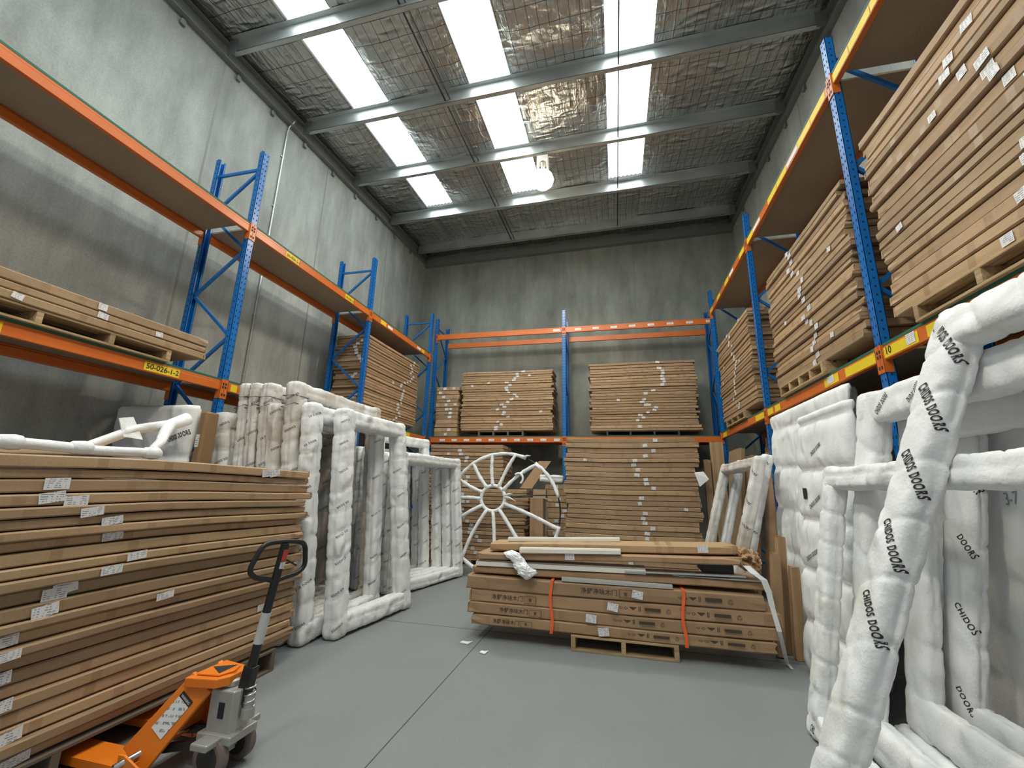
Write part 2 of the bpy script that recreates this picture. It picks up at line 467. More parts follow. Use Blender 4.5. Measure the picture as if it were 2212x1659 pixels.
for z in (7.2, 6.2, 5.2, 4.2, 3.2):
    mb = MB(); mb.box(XW0+.001, XW0+.02, 5.26, 5.33, z-.01, z+.01); mb.build('saddle_clip', M['galv'], o)

# high bay lamps: the one in the photo and an unseen one added over the camera for front light


def high_bay(LX, LY, label):
    lz = purlin_z(LX, LY)
    t_ = thing('high_bay_lamp', label, 'lamp', (LX, LY, lz), 'high bay lamps')
    mb = MB(); mb.tube([(LX, LY, lz+.02), (LX, LY, lz-.12)], .008, 8); mb.tube([(LX, LY-.03, lz-.12), (LX, LY, lz-.10), (LX, LY+.03, lz-.12)], .006, 6); mb.build('hanging_hook', M['steel'], t_)
    mb = MB(); mb.box(LX-.11, LX+.11, LY-.09, LY+.09, lz-.22, lz-.12); mb.box(LX-.11, LX-.085, LY-.09, LY+.09, lz-.44, lz-.22); mb.box(LX+.085, LX+.11, LY-.09, LY+.09, lz-.44, lz-.22); mb.build('ballast_housing', M['whiteboard'], t_)
    mb = MB(); mb.lathe((LX, LY, lz-.22), (0, 0, -1), [(0, .03), (.05, .07), (.13, .035), (.22, .05)], 20); mb.build('lamp_neck', M['galv'], t_, smooth=True)
    mb = MB(); mb.lathe((LX, LY, lz-.44), (0, 0, -1), [(.0, .06), (.03, .13), (.10, .19), (.19, .215), (.28, .19), (.35, .12), (.38, .03)], 28); mb.build('globe', M['globe'], t_, smooth=True)
    ld = bpy.data.lights.new('lamp_light', 'SPOT'); ld.energy = LAMP_WATTS; ld.color = (1, .87, .69); ld.shadow_soft_size = .2
    ld.spot_size = math.radians(172); ld.spot_blend = .75
    lo = bpy.data.objects.new('lamp_light', ld); COL.objects.link(lo); lo.location = (LX, LY, lz-1.05); lo.parent = None


high_bay(-1.24, 7.24, 'glowing globe lamp hanging from a ceiling purlin beside the middle skylight')
high_bay(-1.24, .72, 'added globe lamp, out of view over the open front end, for front light')

# ------------------------------------------------------------------ pallet racks
ZT, DP = 5.96, .80


class Rack:
    def __init__(s, kind, front, label):
        s.kind, s.front = kind, front
        s.th = thing('pallet_rack', label, 'storage rack', s.P(4 if kind != 'back' else -1, 0, 0))

    def P(s, a, d, z):
        if s.kind == 'left': return V((s.front-d, a, z))
        if s.kind == 'right': return V((s.front+d, a, z))
        return V((a, s.front+d, z))

    def box(s, mb, a0, a1, d0, d1, z0, z1):
        p, q = s.P(a0, d0, z0), s.P(a1, d1, z1)
        mb.box(min(p.x, q.x), max(p.x, q.x), min(p.y, q.y), max(p.y, q.y), min(p.z, q.z), max(p.z, q.z))

    def frame(s, a):
        mb = MB()
        z = ZT-.28; up = True; mb.bar(s.P(a, .07, ZT-.25), s.P(a, DP-.07, ZT-.25), .03, .035)
        while z > .3:
            z2 = max(z-.59, .15)
            A, B = (s.P(a, .06, z), s.P(a, DP-.06, z2)) if up else (s.P(a, DP-.06, z), s.P(a, .06, z2))
            mb.bar(A, B, .03, .035); z = z2; up = not up
        f = mb.build('upright_frame', M['blue'], s.th)
        for d0, d1, fr in ((0, .07, True), (DP-.07, DP, False)):
            mb = MB(); w = .045
            web = (d0, d0+.004) if fr else (d1-.004, d1)
            s.box(mb, a-w, a+w, web[0], web[1], 0, ZT)
            s.box(mb, a-w, a-w+.004, d0, d1, 0, ZT); s.box(mb, a+w-.004, a+w, d0, d1, 0, ZT)
            lip = (d1-.004, d1) if fr else (d0, d0+.004)
            s.box(mb, a-w, a-w+.02, lip[0], lip[1], 0, ZT); s.box(mb, a+w-.02, a+w, lip[0], lip[1], 0, ZT)
            s.box(mb, a-w-.02, a+w+.02, d0-.02, d1+.02, 0, .008)
            mb.cur = 1
            dd = d0-.0012 if fr else d1+.0012
            z = .3
            while z < ZT-.03:
                for o in (-.022, .022):
                    zz = z if o < 0 else z
                    a0 = a+o
                    mb.quad(s.P(a0-.006, dd, zz-.012), s.P(a0+.006, dd, zz-.012), s.P(a0+.008, dd, zz+.012), s.P(a0-.004, dd, zz+.012))
                for sd in (-1, 1):
                    aa = a+sd*(w+.0012); dm = (d0+d1)/2
                    mb.quad(s.P(aa, dm-.007, z+.03), s.P(aa, dm+.007, z+.03), s.P(aa, dm+.007, z+.048), s.P(aa, dm-.007, z+.048))
                z += .076
            mb.build('post', [M['blue'], M['hole']], f)

    def beam(s, a0, a1, ztop, back=False, h=.135, stickers=()):
        mb = MB(); e = .046
        d0, d1 = (DP-.055, DP-.005) if back else (.005, .055)
        z1 = ztop-.022; b0 = ztop-h
        s.box(mb, a0+e+.001, a1-e-.001, d0, d1, b0, z1-.028)
        (s.box(mb, a0+e+.001, a1-e-.001, d0, d0+.03, z1-.03, z1) if not back else s.box(mb, a0+e+.001, a1-e-.001, d1-.03, d1, z1-.03, z1))
        b = mb.build('beam', M['orange'], s.th, bevel=.004)
        for aa, sg in ((a0, 1), (a1, -1)):
            mb = MB()
            fd = (-.008, -.002) if not back else (DP+.002, DP+.008)
            s.box(mb, aa+sg*.003, aa+sg*(e+.004), fd[0], fd[1], ztop-.235, ztop-.005)
            s.box(mb, aa+sg*(e-.001), aa+sg*(e+.005), min(fd[0], d0), max(fd[1], d1), ztop-.235, ztop-.005)
            mb.cur = 1
            ff = fd[0]-.001 if not back else fd[1]+.001
            for zz in (.06, .10, .19):
                s.quad4(mb, aa+sg*.008, aa+sg*.028, ff, ztop-zz-.014, ztop-zz+.014)
            mb.build('end_connector', [M['orange'], M['hole']], b)
        for (a, wd, kind) in stickers:
            mb = MB(); dd = d0-.0022; hh = .085 if kind == 'y' else .055
            zc = (b0+z1-.03)/2+.012
            s.quad4(mb, a-wd/2, a+wd/2, dd, zc-hh/2, zc+hh/2)
            mb.build('location_label', M['yellow'] if kind == 'y' else (M['label'] if kind == 'l' else M['paper']), b)
        return b

    def quad4(s, mb, a0, a1, d, z0, z1):
        p = [s.P(a0, d, z0), s.P(a1, d, z0), s.P(a1, d, z1), s.P(a0, d, z1)]
        n = (p[1]-p[0]).cross(p[2]-p[1])
        out = s.P(0, 0, 0)-s.P(0, 1, 0)
        if n.dot(out) < 0: p.reverse()
        mb.quad(*p)

    def deck(s, a0, a1, z, label):
        mb = MB(); mb.cur = 0
        s.box(mb, a0+.052, a1-.052, .012, DP-.012, z-.0215, z)
        mb.cur = 1; s.box(mb, a0+.052, a1-.052, .004, .0115, z-.0215, z+.0005)
        mb.cur = 1; s.box(mb, a0+.052, a1-.052, DP-.0115, DP-.004, z-.0215, z+.0005)
        o = mb.build('shelf_board', [M['board'], M['green']])
        return tag(o, label, 'shelf board')

    def text(s, beam, txt, a, z, h, right_to_left=False):
        U = s.P(1, 0, 0)-s.P(0, 0, 0)
        if s.kind == 'right': U = -U
        return add_text(beam, txt, s.P(a, .0005, z), U, (0, 0, 1), M['ink'], name='label_lettering', height=h, bold=.012)


ZLU, ZLL = 4.865, 2.77
ZRU, ZRL = 5.528, 2.795
YL = [1.20, 4.028, 6.863, 9.682]
YR = [1.10, 3.935, 6.772, 9.60]
XBK = [-4.57, -1.164, 2.29]
RL = Rack('left', -4.514, 'long blue and orange pallet rack standing along the left concrete wall')
RR = Rack('right', 2.116, 'long blue and orange pallet rack on the right, carrying three tall carton stacks')
RB = Rack('back', 10.05, 'blue and orange pallet rack across the back wall with empty upper beams')
for y in YL: RL.frame(y)
for y in YR: RR.frame(y)
for x in XBK: RB.frame(x)
stk_lu = {0: [(3.0, .35, 'n')], 1: [(4.76, .27, 'y'), (6.17, .24, 'y')], 2: [(7.35, .2, 'y'), (7.62, .2, 'w'), (9.0, .2, 'w'), (9.22, .16, 'y')]}
stk_ll = {0: [(2.02, .12, 'y'), (3.3, .36, 'y')], 1: [(4.17, .09, 'y')], 2: [(8.7, .35, 'y')]}
DK = ('nearest', 'middle', 'far')
for i in range(3):
    st = [q for q in stk_lu[i] if q[2] != 'n']
    b = RL.beam(YL[i], YL[i+1], ZLU, stickers=st); RL.beam(YL[i], YL[i+1], ZLU, True)
    b2 = RL.beam(YL[i], YL[i+1], ZLL, stickers=stk_ll[i]); RL.beam(YL[i], YL[i+1], ZLL, True)
    if i == 0: RL.text(b2, '50-026-1-2', 3.14, ZLL-.105, .055)
    if i == 1:
        RL.text(b, '50-026-2-1', 4.645, ZLU-.105, .045); RL.text(b, '50-026-2-2', 6.07, ZLU-.105, .04)
    RL.deck(YL[i], YL[i+1], ZLU, 'brown particle board deck with green edge, %s bay, upper level of the left rack' % DK[i])
    RL.deck(YL[i], YL[i+1], ZLL, 'brown particle board deck with green edge, %s bay, lower level of the left rack' % DK[i])
for i in range(3):
    ys, ye = YR[i], YR[i+1]
    nst = [(ys+.28+.34*k, .33 if i < 2 else .28, 'w' if k in (2, 6) and i else 'y') for k in range(8) if random.random() < .8 or i == 0]
    b = RR.beam(ys, ye, ZRU, stickers=nst); RR.beam(ys, ye, ZRU, True)
    lst = {0: [(3.68, .42, 'y'), (3.30, .16, 'y')], 1: [(4.25, .50, 'y'), (4.78, .30, 'y'), (6.3, .2, 'y'), (6.58, .22, 'y')], 2: [(7.05, .42, 'y'), (9.25, .3, 'y')]}[i]
    b2 = RR.beam(ys, ye, ZRL, stickers=lst); RR.beam(ys, ye, ZRL, True)
    if i == 0:
        RR.text(b2, '10', 3.85, ZRL-.10, .06)
        mb = MB(); RR.quad4(mb, 3.50, 3.60, .0005, ZRL-.108, ZRL-.03); mb.build('barcode_label', M['label'], b2)
    if i == 1:
        mb = MB(); RR.quad4(mb, 4.72, 4.86, .0005, ZRL-.105, ZRL-.035); mb.build('barcode_label', M['label'], b2)
    RR.deck(ys, ye, ZRU, 'brown particle board deck with green edge, %s bay, upper level of the right rack' % DK[i])
    RR.deck(ys, ye, ZRL, 'brown particle board deck with green edge, %s bay, lower level of the right rack' % DK[i])
for i in range(2):
    xs, xe = XBK[i], XBK[i+1]
    RB.beam(xs, xe, ZRU, h=.16, stickers=([(xe-.18, .18, 'l')] if i == 0 else [(xs+.35+.43*k, .15, 'l') for k in range(8)])); RB.beam(xs, xe, ZRU, True, h=.16)
    RB.beam(xs, xe, ZRL, h=.15, stickers=([(xs+.35+.32*k, .14, 'l') for k in range(10)] if i == 0 else [])); RB.beam(xs, xe, ZRL, True)
    RB.deck(xs, xe, ZRL, 'dark-edged shelf board under the %s carton stacks of the back rack' % ('two' if i == 0 else 'lone tall'))

# ------------------------------------------------------------------ cartons
ORD = ['topmost', 'second', 'third', 'fourth', 'fifth', 'sixth', 'seventh', 'eighth', 'ninth', 'tenth', 'eleventh', 'twelfth', 'thirteenth', 'fourteenth']


def carton_mesh(L, D, h, seed, sag=None, dent=.005, r=.008, ragged=.010):
    """flat carton, length along x, front face at y=0, depth to +y, bottom at z=0"""
    mb = MB(); nx = max(6, int(L/.14)); R = random.Random(seed)
    sec = [(r, 0), (D-r, 0), (D, r), (D, h-r), (D-r, h), (r, h), (0, h-r), (-.0, h*.5), (0, r)]
    k = len(sec)
    for i in range(nx+1):
        x = L*i/nx; e = i in (0, nx)
        dz = (sag(x) if sag else 0)
        for (y, z) in sec:
            fy = 0
            if y < .05: fy = dent*(.6+noise.noise(V((x*2.3, z*9, seed*1.7))))
            jx = R.uniform(-ragged, ragged) if e else 0
            fz = dz+.0022*noise.noise(V((x*3.1, y*2, seed)))
            if e and y < .05: fy += R.uniform(-.3, 1)*ragged
            mb.v.append(V((x+jx, y+fy, z+fz)))
    for i in range(nx):
        for j in range(k):
            a = i*k+j; b = i*k+(j+1) % k; mb.face((a, b, b+k, a+k))
    mb.face(tuple(range(k))[::-1]); mb.face(tuple(nx*k+j for j in range(k)))
    # end flaps: slightly open flaps seen as torn edges
    for xe, sg in ((0, -1), (L, 1)):
        if R.random() < .55:
            z0 = h*.08; z1 = h*.92; ln = R.uniform(.006, .018); y1 = D*R.uniform(.25, .6)
            mb.hexa([(xe, .004, z0), (xe+sg*ln, .0, z0), (xe+sg*ln, y1, z0+.003), (xe, y1, z0), (xe, .004, z1), (xe+sg*ln*.6, .002, z1), (xe+sg*ln*.4, y1, z1), (xe, y1, z1)])
    return mb


def frame_mtx(P, u):
    u = V(u).normalized(); n = V((0, 0, 1)).cross(u).normalized(); w = u.cross(n)
    return Matrix(((u.x, n.x, w.x, P[0]), (u.y, n.y, w.y, P[1]), (u.z, n.z, w.z, P[2]), (0, 0, 0, 1)))


def add_label(o, x, z, w, h, tilt=0.0, y=-.0035):
    y -= .0012*len(o.children)
    mb = MB(); c, s_ = math.cos(tilt), math.sin(tilt)
    pts = [(-w/2, -h/2), (w/2, -h/2), (w/2, h/2), (-w/2, h/2)]
    q = [(x+a*c-b*s_, y, z+a*s_+b*c) for a, b in pts]
    mb.quad(*q)
    me = bpy.data.meshes.new('shipping_label'); me.from_pydata([tuple(p) for p in mb.v], [], mb.f); me.materials.append(M['label'])
    l_ = bpy.data.objects.new('shipping_label', me); COL.objects.link(l_); l_.parent = o; INV[l_.name] = INV[o.name]
    return l_


SEED = [100]


def stack(P0, u, n, H, L, D, where, group, lab=None, jl=.05, jd=.03, noun='flat brown door carton', labels=None, sagamp=.006, tk=None, lean=0.0, ends=False):
    """P0: front lower-left corner, u: length direction, H: total height, n cartons. lab(k, rng) -> list of (x, frac)"""
    R = random.Random(SEED[0]); SEED[0] += 1
    P0 = V(P0); u = V(u).normalized(); nn = V((0, 0, 1)).cross(u)
    w = [R.uniform(.82, 1.18) for _ in range(n)]
    if tk: w = tk
    sc = H/sum(w); z = 0; drift = R.uniform(.35, .6)*L
    ph = R.uniform(0, 6)
    for k in range(n):
        h = w[k]*sc; l_ = L+R.uniform(-jl, jl); off = R.uniform(-jl, jl)*.5+(L-l_)/2; dd = R.uniform(-jd, jd)*.5+lean*(z/H)
        amp = sagamp*(.3+.7*k/n)
        sag = (lambda x, a=amp, p=ph, q=R.uniform(-.0009, .0009): a*math.sin(x*2.1+p)+q*math.sin(x*5))
        mb = carton_mesh(l_, D+R.uniform(-.03, .03), h-.0075, SEED[0]*31+k, sag)
        mtx = frame_mtx(P0+u*off+nn*(dd+jd*.5)+V((0, 0, z)), u)
        me = bpy.data.meshes.new('flat_carton'); me.from_pydata([tuple(p) for p in mb.v], [], mb.f); me.materials.append(M['card']); me.validate(); me.update()
        o = bpy.data.objects.new('flat_carton', me); COL.objects.link(o); o.matrix_world = mtx; INV[o.name] = mtx.inverted()
        top = n-1-k
        if top < n/2: pos = '%s from the top' % ORD[top] if top else 'topmost'
        else: pos = '%s from the bottom' % ORD[k] if k else 'bottom one'
        tag(o, '%s, %s of %s' % (noun, pos, where), 'carton', group)
        if labels is None:
            drift += R.uniform(-.16, .16); drift = min(max(drift, .12*L), .88*L)
            if R.random() < .85:
                add_label(o, drift, h*.5+sag(drift), R.uniform(.07, .1), min(.062, h*.8), R.uniform(-.15, .15))
            if R.random() < .12: add_label(o, R.uniform(.1, .9)*L, h*.5, .07, min(.05, h*.8), R.uniform(-.2, .2))
        else:
            for (a, zz, ww, hh) in labels:
                if z <= zz-P0.z < z+h: add_label(o, a-off, min(max(zz-P0.z-z, .35*h), .65*h), ww, min(hh, h*.84), R.uniform(.02, .2))
        if ends and R.random() < .8:
            yy = .16+.10*math.sin(k*.7)+R.uniform(-.03, .03); hh = min(.05, h*.8)/2
            me = bpy.data.meshes.new('shipping_label'); me.from_pydata([(-.024, yy+.04, h/2-hh), (-.024, yy-.04, h/2-hh), (-.024, yy-.04, h/2+hh), (-.024, yy+.04, h/2+hh)], [], [(0, 1, 2, 3)]); me.materials.append(M['label'])
            l_ = bpy.data.objects.new('shipping_label', me); COL.objects.link(l_); l_.parent = o; INV[l_.name] = INV[o.name]
        z += h


def pallet(P, ux, Lx, Ly, label, h=.13, nstr=3, mat_='wood', overh=0.0):
    """stringer pallet; P corner, ux direction of the deck boards' long face row"""
    mtx = frame_mtx(P, ux); t_ = thing('timber_pallet', label, 'pallet', mtx)
    def b(nm, x0, x1, y0, y1, z0, z1):
        mb = MB(); mb.box(x0, x1, y0, y1, z0, z1); mb.v = [mtx @ p for p in mb.v]; mb.build(nm, M[mat_], t_, bevel=.003)
    for k in range(nstr):
        x = (Lx-.045)*k/(nstr-1); b('stringer', x, x+.045, .0, Ly, .0201, h-.0201)
    nb = 6
    for k in range(nb):
        y = (Ly-.1)*k/(nb-1); b('deck_board', 0, Lx, y, y+.1, h-.02, h)
    for k in range(3):
        y = (Ly-.1)*k/2; b('bottom_board', 0, Lx, y, y+.1, 0, .02)
    return t_


# big front-left stack beside the pallet jack
flp = ((138, 1037), (122, 1065), (170, 1087), (200, 1110), (247, 1130), (262, 1152), (305, 1193), (245, 1223), (158, 1260), (130, 1290), (105, 1322), (360, 1287), (20, 1390), (15, 1420), (585, 1305), (600, 1022), (583, 1027), (25, 1610), (5, 1475), (5, 1528), (45, 1650))
Y0 = 1.25; fl = []
for (px, py) in flp:
    q = at(px, py, 0, -2.95); fl.append((q.y-Y0, q.z, .115 if px != 585 else .17, .062))
stack((-2.95, Y0, .182), (0, 1, 0), 24, 1.535, 2.55, .98, 'the stack beside the pallet jack', 'cartons of the big front left stack', labels=fl, jl=.06, jd=.07, sagamp=.012)
# shelves
stack((-4.45, 1.55, 2.905), (0, 1, 0), 3, .235, 2.12, .76, 'three on the left rack lower shelf', 'cartons on the near left shelf', jl=.02, jd=.02)
stack((-4.56, 6.985, 2.905), (0, 1, 0), 26, 1.52, 2.2, .70, 'the left rack stack', 'cartons of the left rack stack', jl=.04, jd=.03, ends=True)
stack((2.10, 3.66, 2.93), (0, -1, 0), 20, 1.62, 2.3, .74, 'the right rack near stack', 'cartons of the near right rack stack', jl=.06, jd=.03)
stack((2.10, 6.16, 2.93), (0, -1, 0), 22, 1.55, 2.08, .74, 'the right rack middle stack', 'cartons of the middle right rack stack', jl=.05, jd=.03)
stack((2.08, 9.14, 2.93), (0, -1, 0), 24, 1.55, 2.1, .76, 'the right rack far stack', 'cartons of the far right rack stack', jl=.06, jd=.03)
stack((-4.44, 10.07, 2.80), (1, 0, 0), 12, 1.28, .58, .45, 'the small back shelf stack', 'small cartons on the back shelf', jl=.02, jd=.02, noun='small brown carton')
stack((-3.76, 10.07, 2.935), (1, 0, 0), 25, 1.51, 2.30, .72, 'the middle back shelf stack', 'cartons of the middle back stack', jl=.05, jd=.03)
stack((-.55, 10.07, 2.915), (1, 0, 0), 25, 1.62, 2.36, .72, 'the right back shelf stack', 'cartons of the right back stack', jl=.06, jd=.03)
stack((-1.0, 8.85, .14), (1, 0, 0), 27, 2.47, 2.5, .9, 'the tall centre floor stack', 'cartons of the tall centre stack', jl=.07, jd=.03, sagamp=.012)
stack((-4.15, 8.98, .14), (1, 0, 0), 18, 1.42, 2.33, .9, 'the floor stack behind the wheel', 'cartons stacked behind the wheel', jl=.05, jd=.03)
stack((-4.05, 9.02, 1.575), (1, 0, 0), 11, .92, 1.68, .85, 'the upper stack behind the wheel', 'cartons stacked above behind the wheel', jl=.04, jd=.02)
stack((-1.46, 9.35, .14), (1, 0, 0), 13, 1.54, .41, .45, 'the narrow stack right of the wheel', 'small cartons stacked beside the wheel', jl=.03, jd=.03, noun='small brown carton')

# pallets under the stacks
pallet((-2.96, 1.27, 0), (0, 1, 0), 2.35, .95, 'weathered pallet under the big carton stack beside the pallet jack', h=.175, nstr=4, mat_='darkwood')
pallet((-4.47, 1.7, 2.771), (0, 1, 0), 1.62, .74, 'long timber skid under three cartons on the left rack', h=.13, nstr=4)
pallet((-4.50, 7.2, 2.771), (0, 1, 0), 1.2, .76, 'timber pallet under the tall carton stack on the left rack', h=.13)
pallet((2.09, 3.42, 2.796), (0, -1, 0), 1.7, .76, 'timber pallet under the nearest carton stack on the right rack', h=.13, nstr=4)
pallet((2.07, 6.0, 2.796), (0, -1, 0), 1.2, .76, 'pale timber pallet under the middle carton stack on the right rack', h=.13, nstr=5)
pallet((2.07, 8.85, 2.796), (0, -1, 0), 1.2, .76, 'timber pallet under the farthest carton stack on the right rack', h=.13, nstr=4)
pallet((-3.3, 10.08, 2.796), (1, 0, 0), 1.15, .7, 'dark pallet under the middle carton stack on the back rack', h=.13, mat_='darkwood', nstr=4)
pallet((-.2, 10.08, 2.796), (1, 0, 0), 1.6, .7, 'black pallet under the right carton stack on the back rack', h=.115, mat_='plasticpallet', nstr=4)
pallet((-.7, 8.9, 0), (1, 0, 0), 1.9, .85, 'timber pallet hidden low under the tall centre carton stack', h=.135)
pallet((-3.9, 9.0, 0), (1, 0, 0), 1.8, .85, 'timber pallet low under the carton stack behind the wheel', h=.135)
pallet((-1.45, 9.36, 0), (1, 0, 0), .4, .45, 'small timber pallet under the narrow stack right of the wheel', h=.135)
pallet((-.507, 4.865, 0), (1, 0, 0), 1.04, .9, 'small timber pallet on the floor under the strapped carton bundle', h=.147)

# ------------------------------------------------------------------ strapped bundle in the middle of the floor
YP = 4.86


def between(pl, pr, h, D, label, group, y=YP, material='card2', seed=1, dent=.008, ragged=.012):
    a = at(*pl, 1, y); b = at(*pr, 1, y); u = b-a; u.y = 0; L = u.length
    mtx = frame_mtx(a, u); R = random.Random(seed); p = R.uniform(0, 6)
    mb = carton_mesh(L, D, h, seed*13, lambda x: .006*math.sin(x*2.6+p), dent=dent, r=.01, ragged=ragged)
    mb.v = [mtx @ q for q in mb.v]
    o = mb.build('long_carton', M[material], None, mtx=mtx); return tag(o, label, 'carton', group)


gB = 'long cartons of the strapped bundle'
bun = []
b1a, b1b = at(1018, 1357, 1, YP), at(1681, 1424, 1, YP)
zb = .1525
specs = [(-1.58, 1.385, .108, 'lowest long printed carton of the orange strapped bundle on the pallet'),
         (-1.62, 1.42, .118, 'second lowest long printed carton of the orange strapped bundle'),
         (-1.60, 1.45, .13, 'third long printed carton up in the orange strapped bundle'),
         (-1.65, 1.32, .139, 'topmost strapped long carton, printed, directly under the loose cartons')]
z = zb
for i, (x0, x1, h, lb) in enumerate(specs):
    mtx = frame_mtx((x0, YP+(.01 if i != 3 else .0), z), (1, 0, 0))
    mb = carton_mesh(x1-x0, .62, h-.006, 400+i, lambda x, i=i: .004*math.sin(x*2+i), dent=.01, r=.012, ragged=.014)
    mb.v = [mtx @ q for q in mb.v]
    o = mb.build('long_carton', M['card2'], None, mtx=mtx); tag(o, lb, 'carton', gB); bun.append((o, x0, z, h)); z += h
    bv = mb.bvh(); U, Vz = V((1, 0, 0)), V((0, 0, 1)); yy = YP-.02
    tx = (-1.34, -1.27, -1.36, -.40)[i]
    ht = h*.42; zt = z-h*.72
    add_text(o, '净醛净味木门', (tx, yy, zt), U, Vz, M['cardink'], height=ht, bvh=bv, lift=.002, bold=.01)
    bx = tx+ht*6.6; mb2 = MB()
    for (xa, xb, za, zc) in ((0, .13, 0, .004), (0, .13, ht*1.3-.004, ht*1.3), (0, .004, 0, ht*1.3), (.126, .13, 0, ht*1.3)):
        mb2.quad((bx+xa, YP-.003, zt-.01+za), (bx+xb, YP-.003, zt-.01+za), (bx+xb, YP-.003, zt-.01+zc), (bx+xa, YP-.003, zt-.01+zc))
    mb2.build('printed_mark', M['cardink'], o)
    add_text(o, '青', (bx+.045, yy, zt), U, Vz, M['cardink'], height=ht*.7, bvh=bv, lift=.002)
    for k, bx in enumerate(((.72, .05), (.70, -.08), (.62, -.02), (.55, None))[i]):
        if bx is None: continue
        h2 = h*.36
        add_text(o, '⚲♢▼‖', (bx, yy, zt+.004), U, Vz, M['cardink'], height=h2, width=.21, bvh=bv, lift=.002, name='handling_symbols')
        mb3 = MB(); mb3.quad((bx+.25, YP-.003, zt+h2*.35), (bx+.40, YP-.003, zt+h2*.35), (bx+.40, YP-.003, zt+h2), (bx+.25, YP-.003, zt+h2)); mb3.build('printed_mark', M['cardink'], o)
        add_text(o, '♻', (bx+.45, yy, zt), U, Vz, M['cardink'], height=h2, bvh=bv, lift=.002, name='recycling_mark')
for (i, px, py) in ((3, 1377, 1285), (2, 1324, 1321), (1, 1277, 1343), (0, 1304, 1365)):
    o, x0, z0, h = bun[i]; q = at(px, py, 1, YP); add_label(o, q.x-x0, h*.5, .105, .075, random.uniform(-.2, .2), y=-.006)
ztop = z
for i, px in enumerate((1191, 1475)):
    xs = at(px, 1300, 1, YP).x; mb = MB(); w = .015; y0, y1, z0, z1 = YP-.012, YP+.66, zb-.006, ztop+.006
    pth = [(xs+.012*math.sin(k*.9+i), y0-.004*abs(math.sin(k*1.3)), z0+(z1-z0)*k/8) for k in range(9)]
    pth += [(xs, y1, z1), (xs, y1, z0), (xs, y0+.3, z0-.002)]
    for a, b in zip(pth, pth[1:]+pth[:1]):
        a, b = V(a), V(b); mb.hexa([a+V((-w, 0, 0)), a+V((w, 0, 0)), a+V((w, -.002, -.002)), a+V((-w, -.002, -.002)), b+V((-w, 0, 0)), b+V((w, 0, 0)), b+V((w, -.002, -.002)), b+V((-w, -.002, -.002))])
    tag(mb.build('cargo_strap', M['strap'], None), 'orange strap around the carton bundle, at its %s printed part' % ('characters' if i == 0 else 'handling symbol'), 'strap')
gU = 'loose long cartons on the bundle'
def tilted(x0, z0, x1, z1, h, D, y, label, seed, material='card2', dent=.008, ragged=.014):
    mtx = frame_mtx((x0, y, z0), (x1-x0, 0, z1-z0)); L = math.hypot(x1-x0, z1-z0); p = seed*1.7
    mb = carton_mesh(L, D, h, seed*13, lambda x: .004*math.sin(x*2.6+p), dent=dent, r=.012, ragged=ragged)
    mb.v = [mtx @ q for q in mb.v]
    return tag(mb.build('long_carton', M[material], None, mtx=mtx), label, 'carton', gU)


c5 = tilted(-1.60, .656, 1.36, .686, .072, .5, 4.93, 'torn long carton lying directly on the strapped bundle', 5)
c6 = tilted(-1.55, .806, 1.16, .908, .066, .5, 4.90, 'second loose long carton from the top of the floor bundle', 6)
c7 = tilted(-1.43, .894, 1.16, .992, .082, .38, 4.99, 'topmost long carton with crumpled end on the floor bundle', 7)
for o, px, py, y in ((c7, 1519, 1195, 4.99), (c6, 1231, 1213, 4.90)):
    q = INV[o.name] @ at(px, py, 1, y); add_label(o, q.x, .05, .1, .07, .0, y=-.007)
# crumpled end of the top cartons
mb = MB(); R = random.Random(3); e = at(1618, 1204, 1, 5.02)
rings = 26; n = 36
for i in range(rings):
    f = i/(rings-1); base = len(mb.v)
    for j in range(n):
        a = 2*math.pi*j/n; q = V((math.cos(a)*1.5, math.sin(a)*1.5, f*3))
        rr = (.062+.03*math.sin(math.pi*f))*(1+.5*noise.noise(q*1.4)-.4*abs(noise.noise(q*3.1))+.15*noise.noise(q*7))
        if i in (0, rings-1): rr *= .7
        mb.v.append(e+V((-.10+.20*f+.03*noise.noise(q*2+V((3, 1, 0))), math.cos(a)*rr*1.7+.06, math.sin(a)*rr*1.2-.05*f)))
    if i:
        for j in range(n): mb.face((base-n+j, base-n+(j+1) % n, base+(j+1) % n, base+j))
mb.face(tuple(range(n))[::-1]); mb.face(tuple(len(mb.v)-n+j for j in range(n)))
o = mb.build('crumpled_end', M['card2'], c7)


def plank(p, q, y, w, h, D, name, label, material, cat='board', group='loose trims on the carton bundle'):
    a = at(*p, 1, y); b = at(*q, 1, y+w); mtx = frame_mtx(a, b-a); L = (b-a).length
    mb = MB(); mb.box(0, L, 0, D, 0, h); mb.v = [mtx @ v for v in mb.v]
    return tag(mb.build(name, M[material], None, mtx=mtx, bevel=.003), label, cat, group)


def board(p, q, y, yq, h, D, name, label, material, group='loose trims on the carton bundle'):
    a = V((p[0], y, p[1])); b = V((q[0], yq, q[1])); mtx = frame_mtx(a, b-a); L = (b-a).length
    mb = MB(); mb.box(0, L, 0, D, 0, h*.8); mb.box(0, L, D*.2, D, h*.8, h); mb.v = [mtx @ v for v in mb.v]
    return tag(mb.build(name, M[material], None, mtx=mtx, bevel=.002), label, 'board', group)


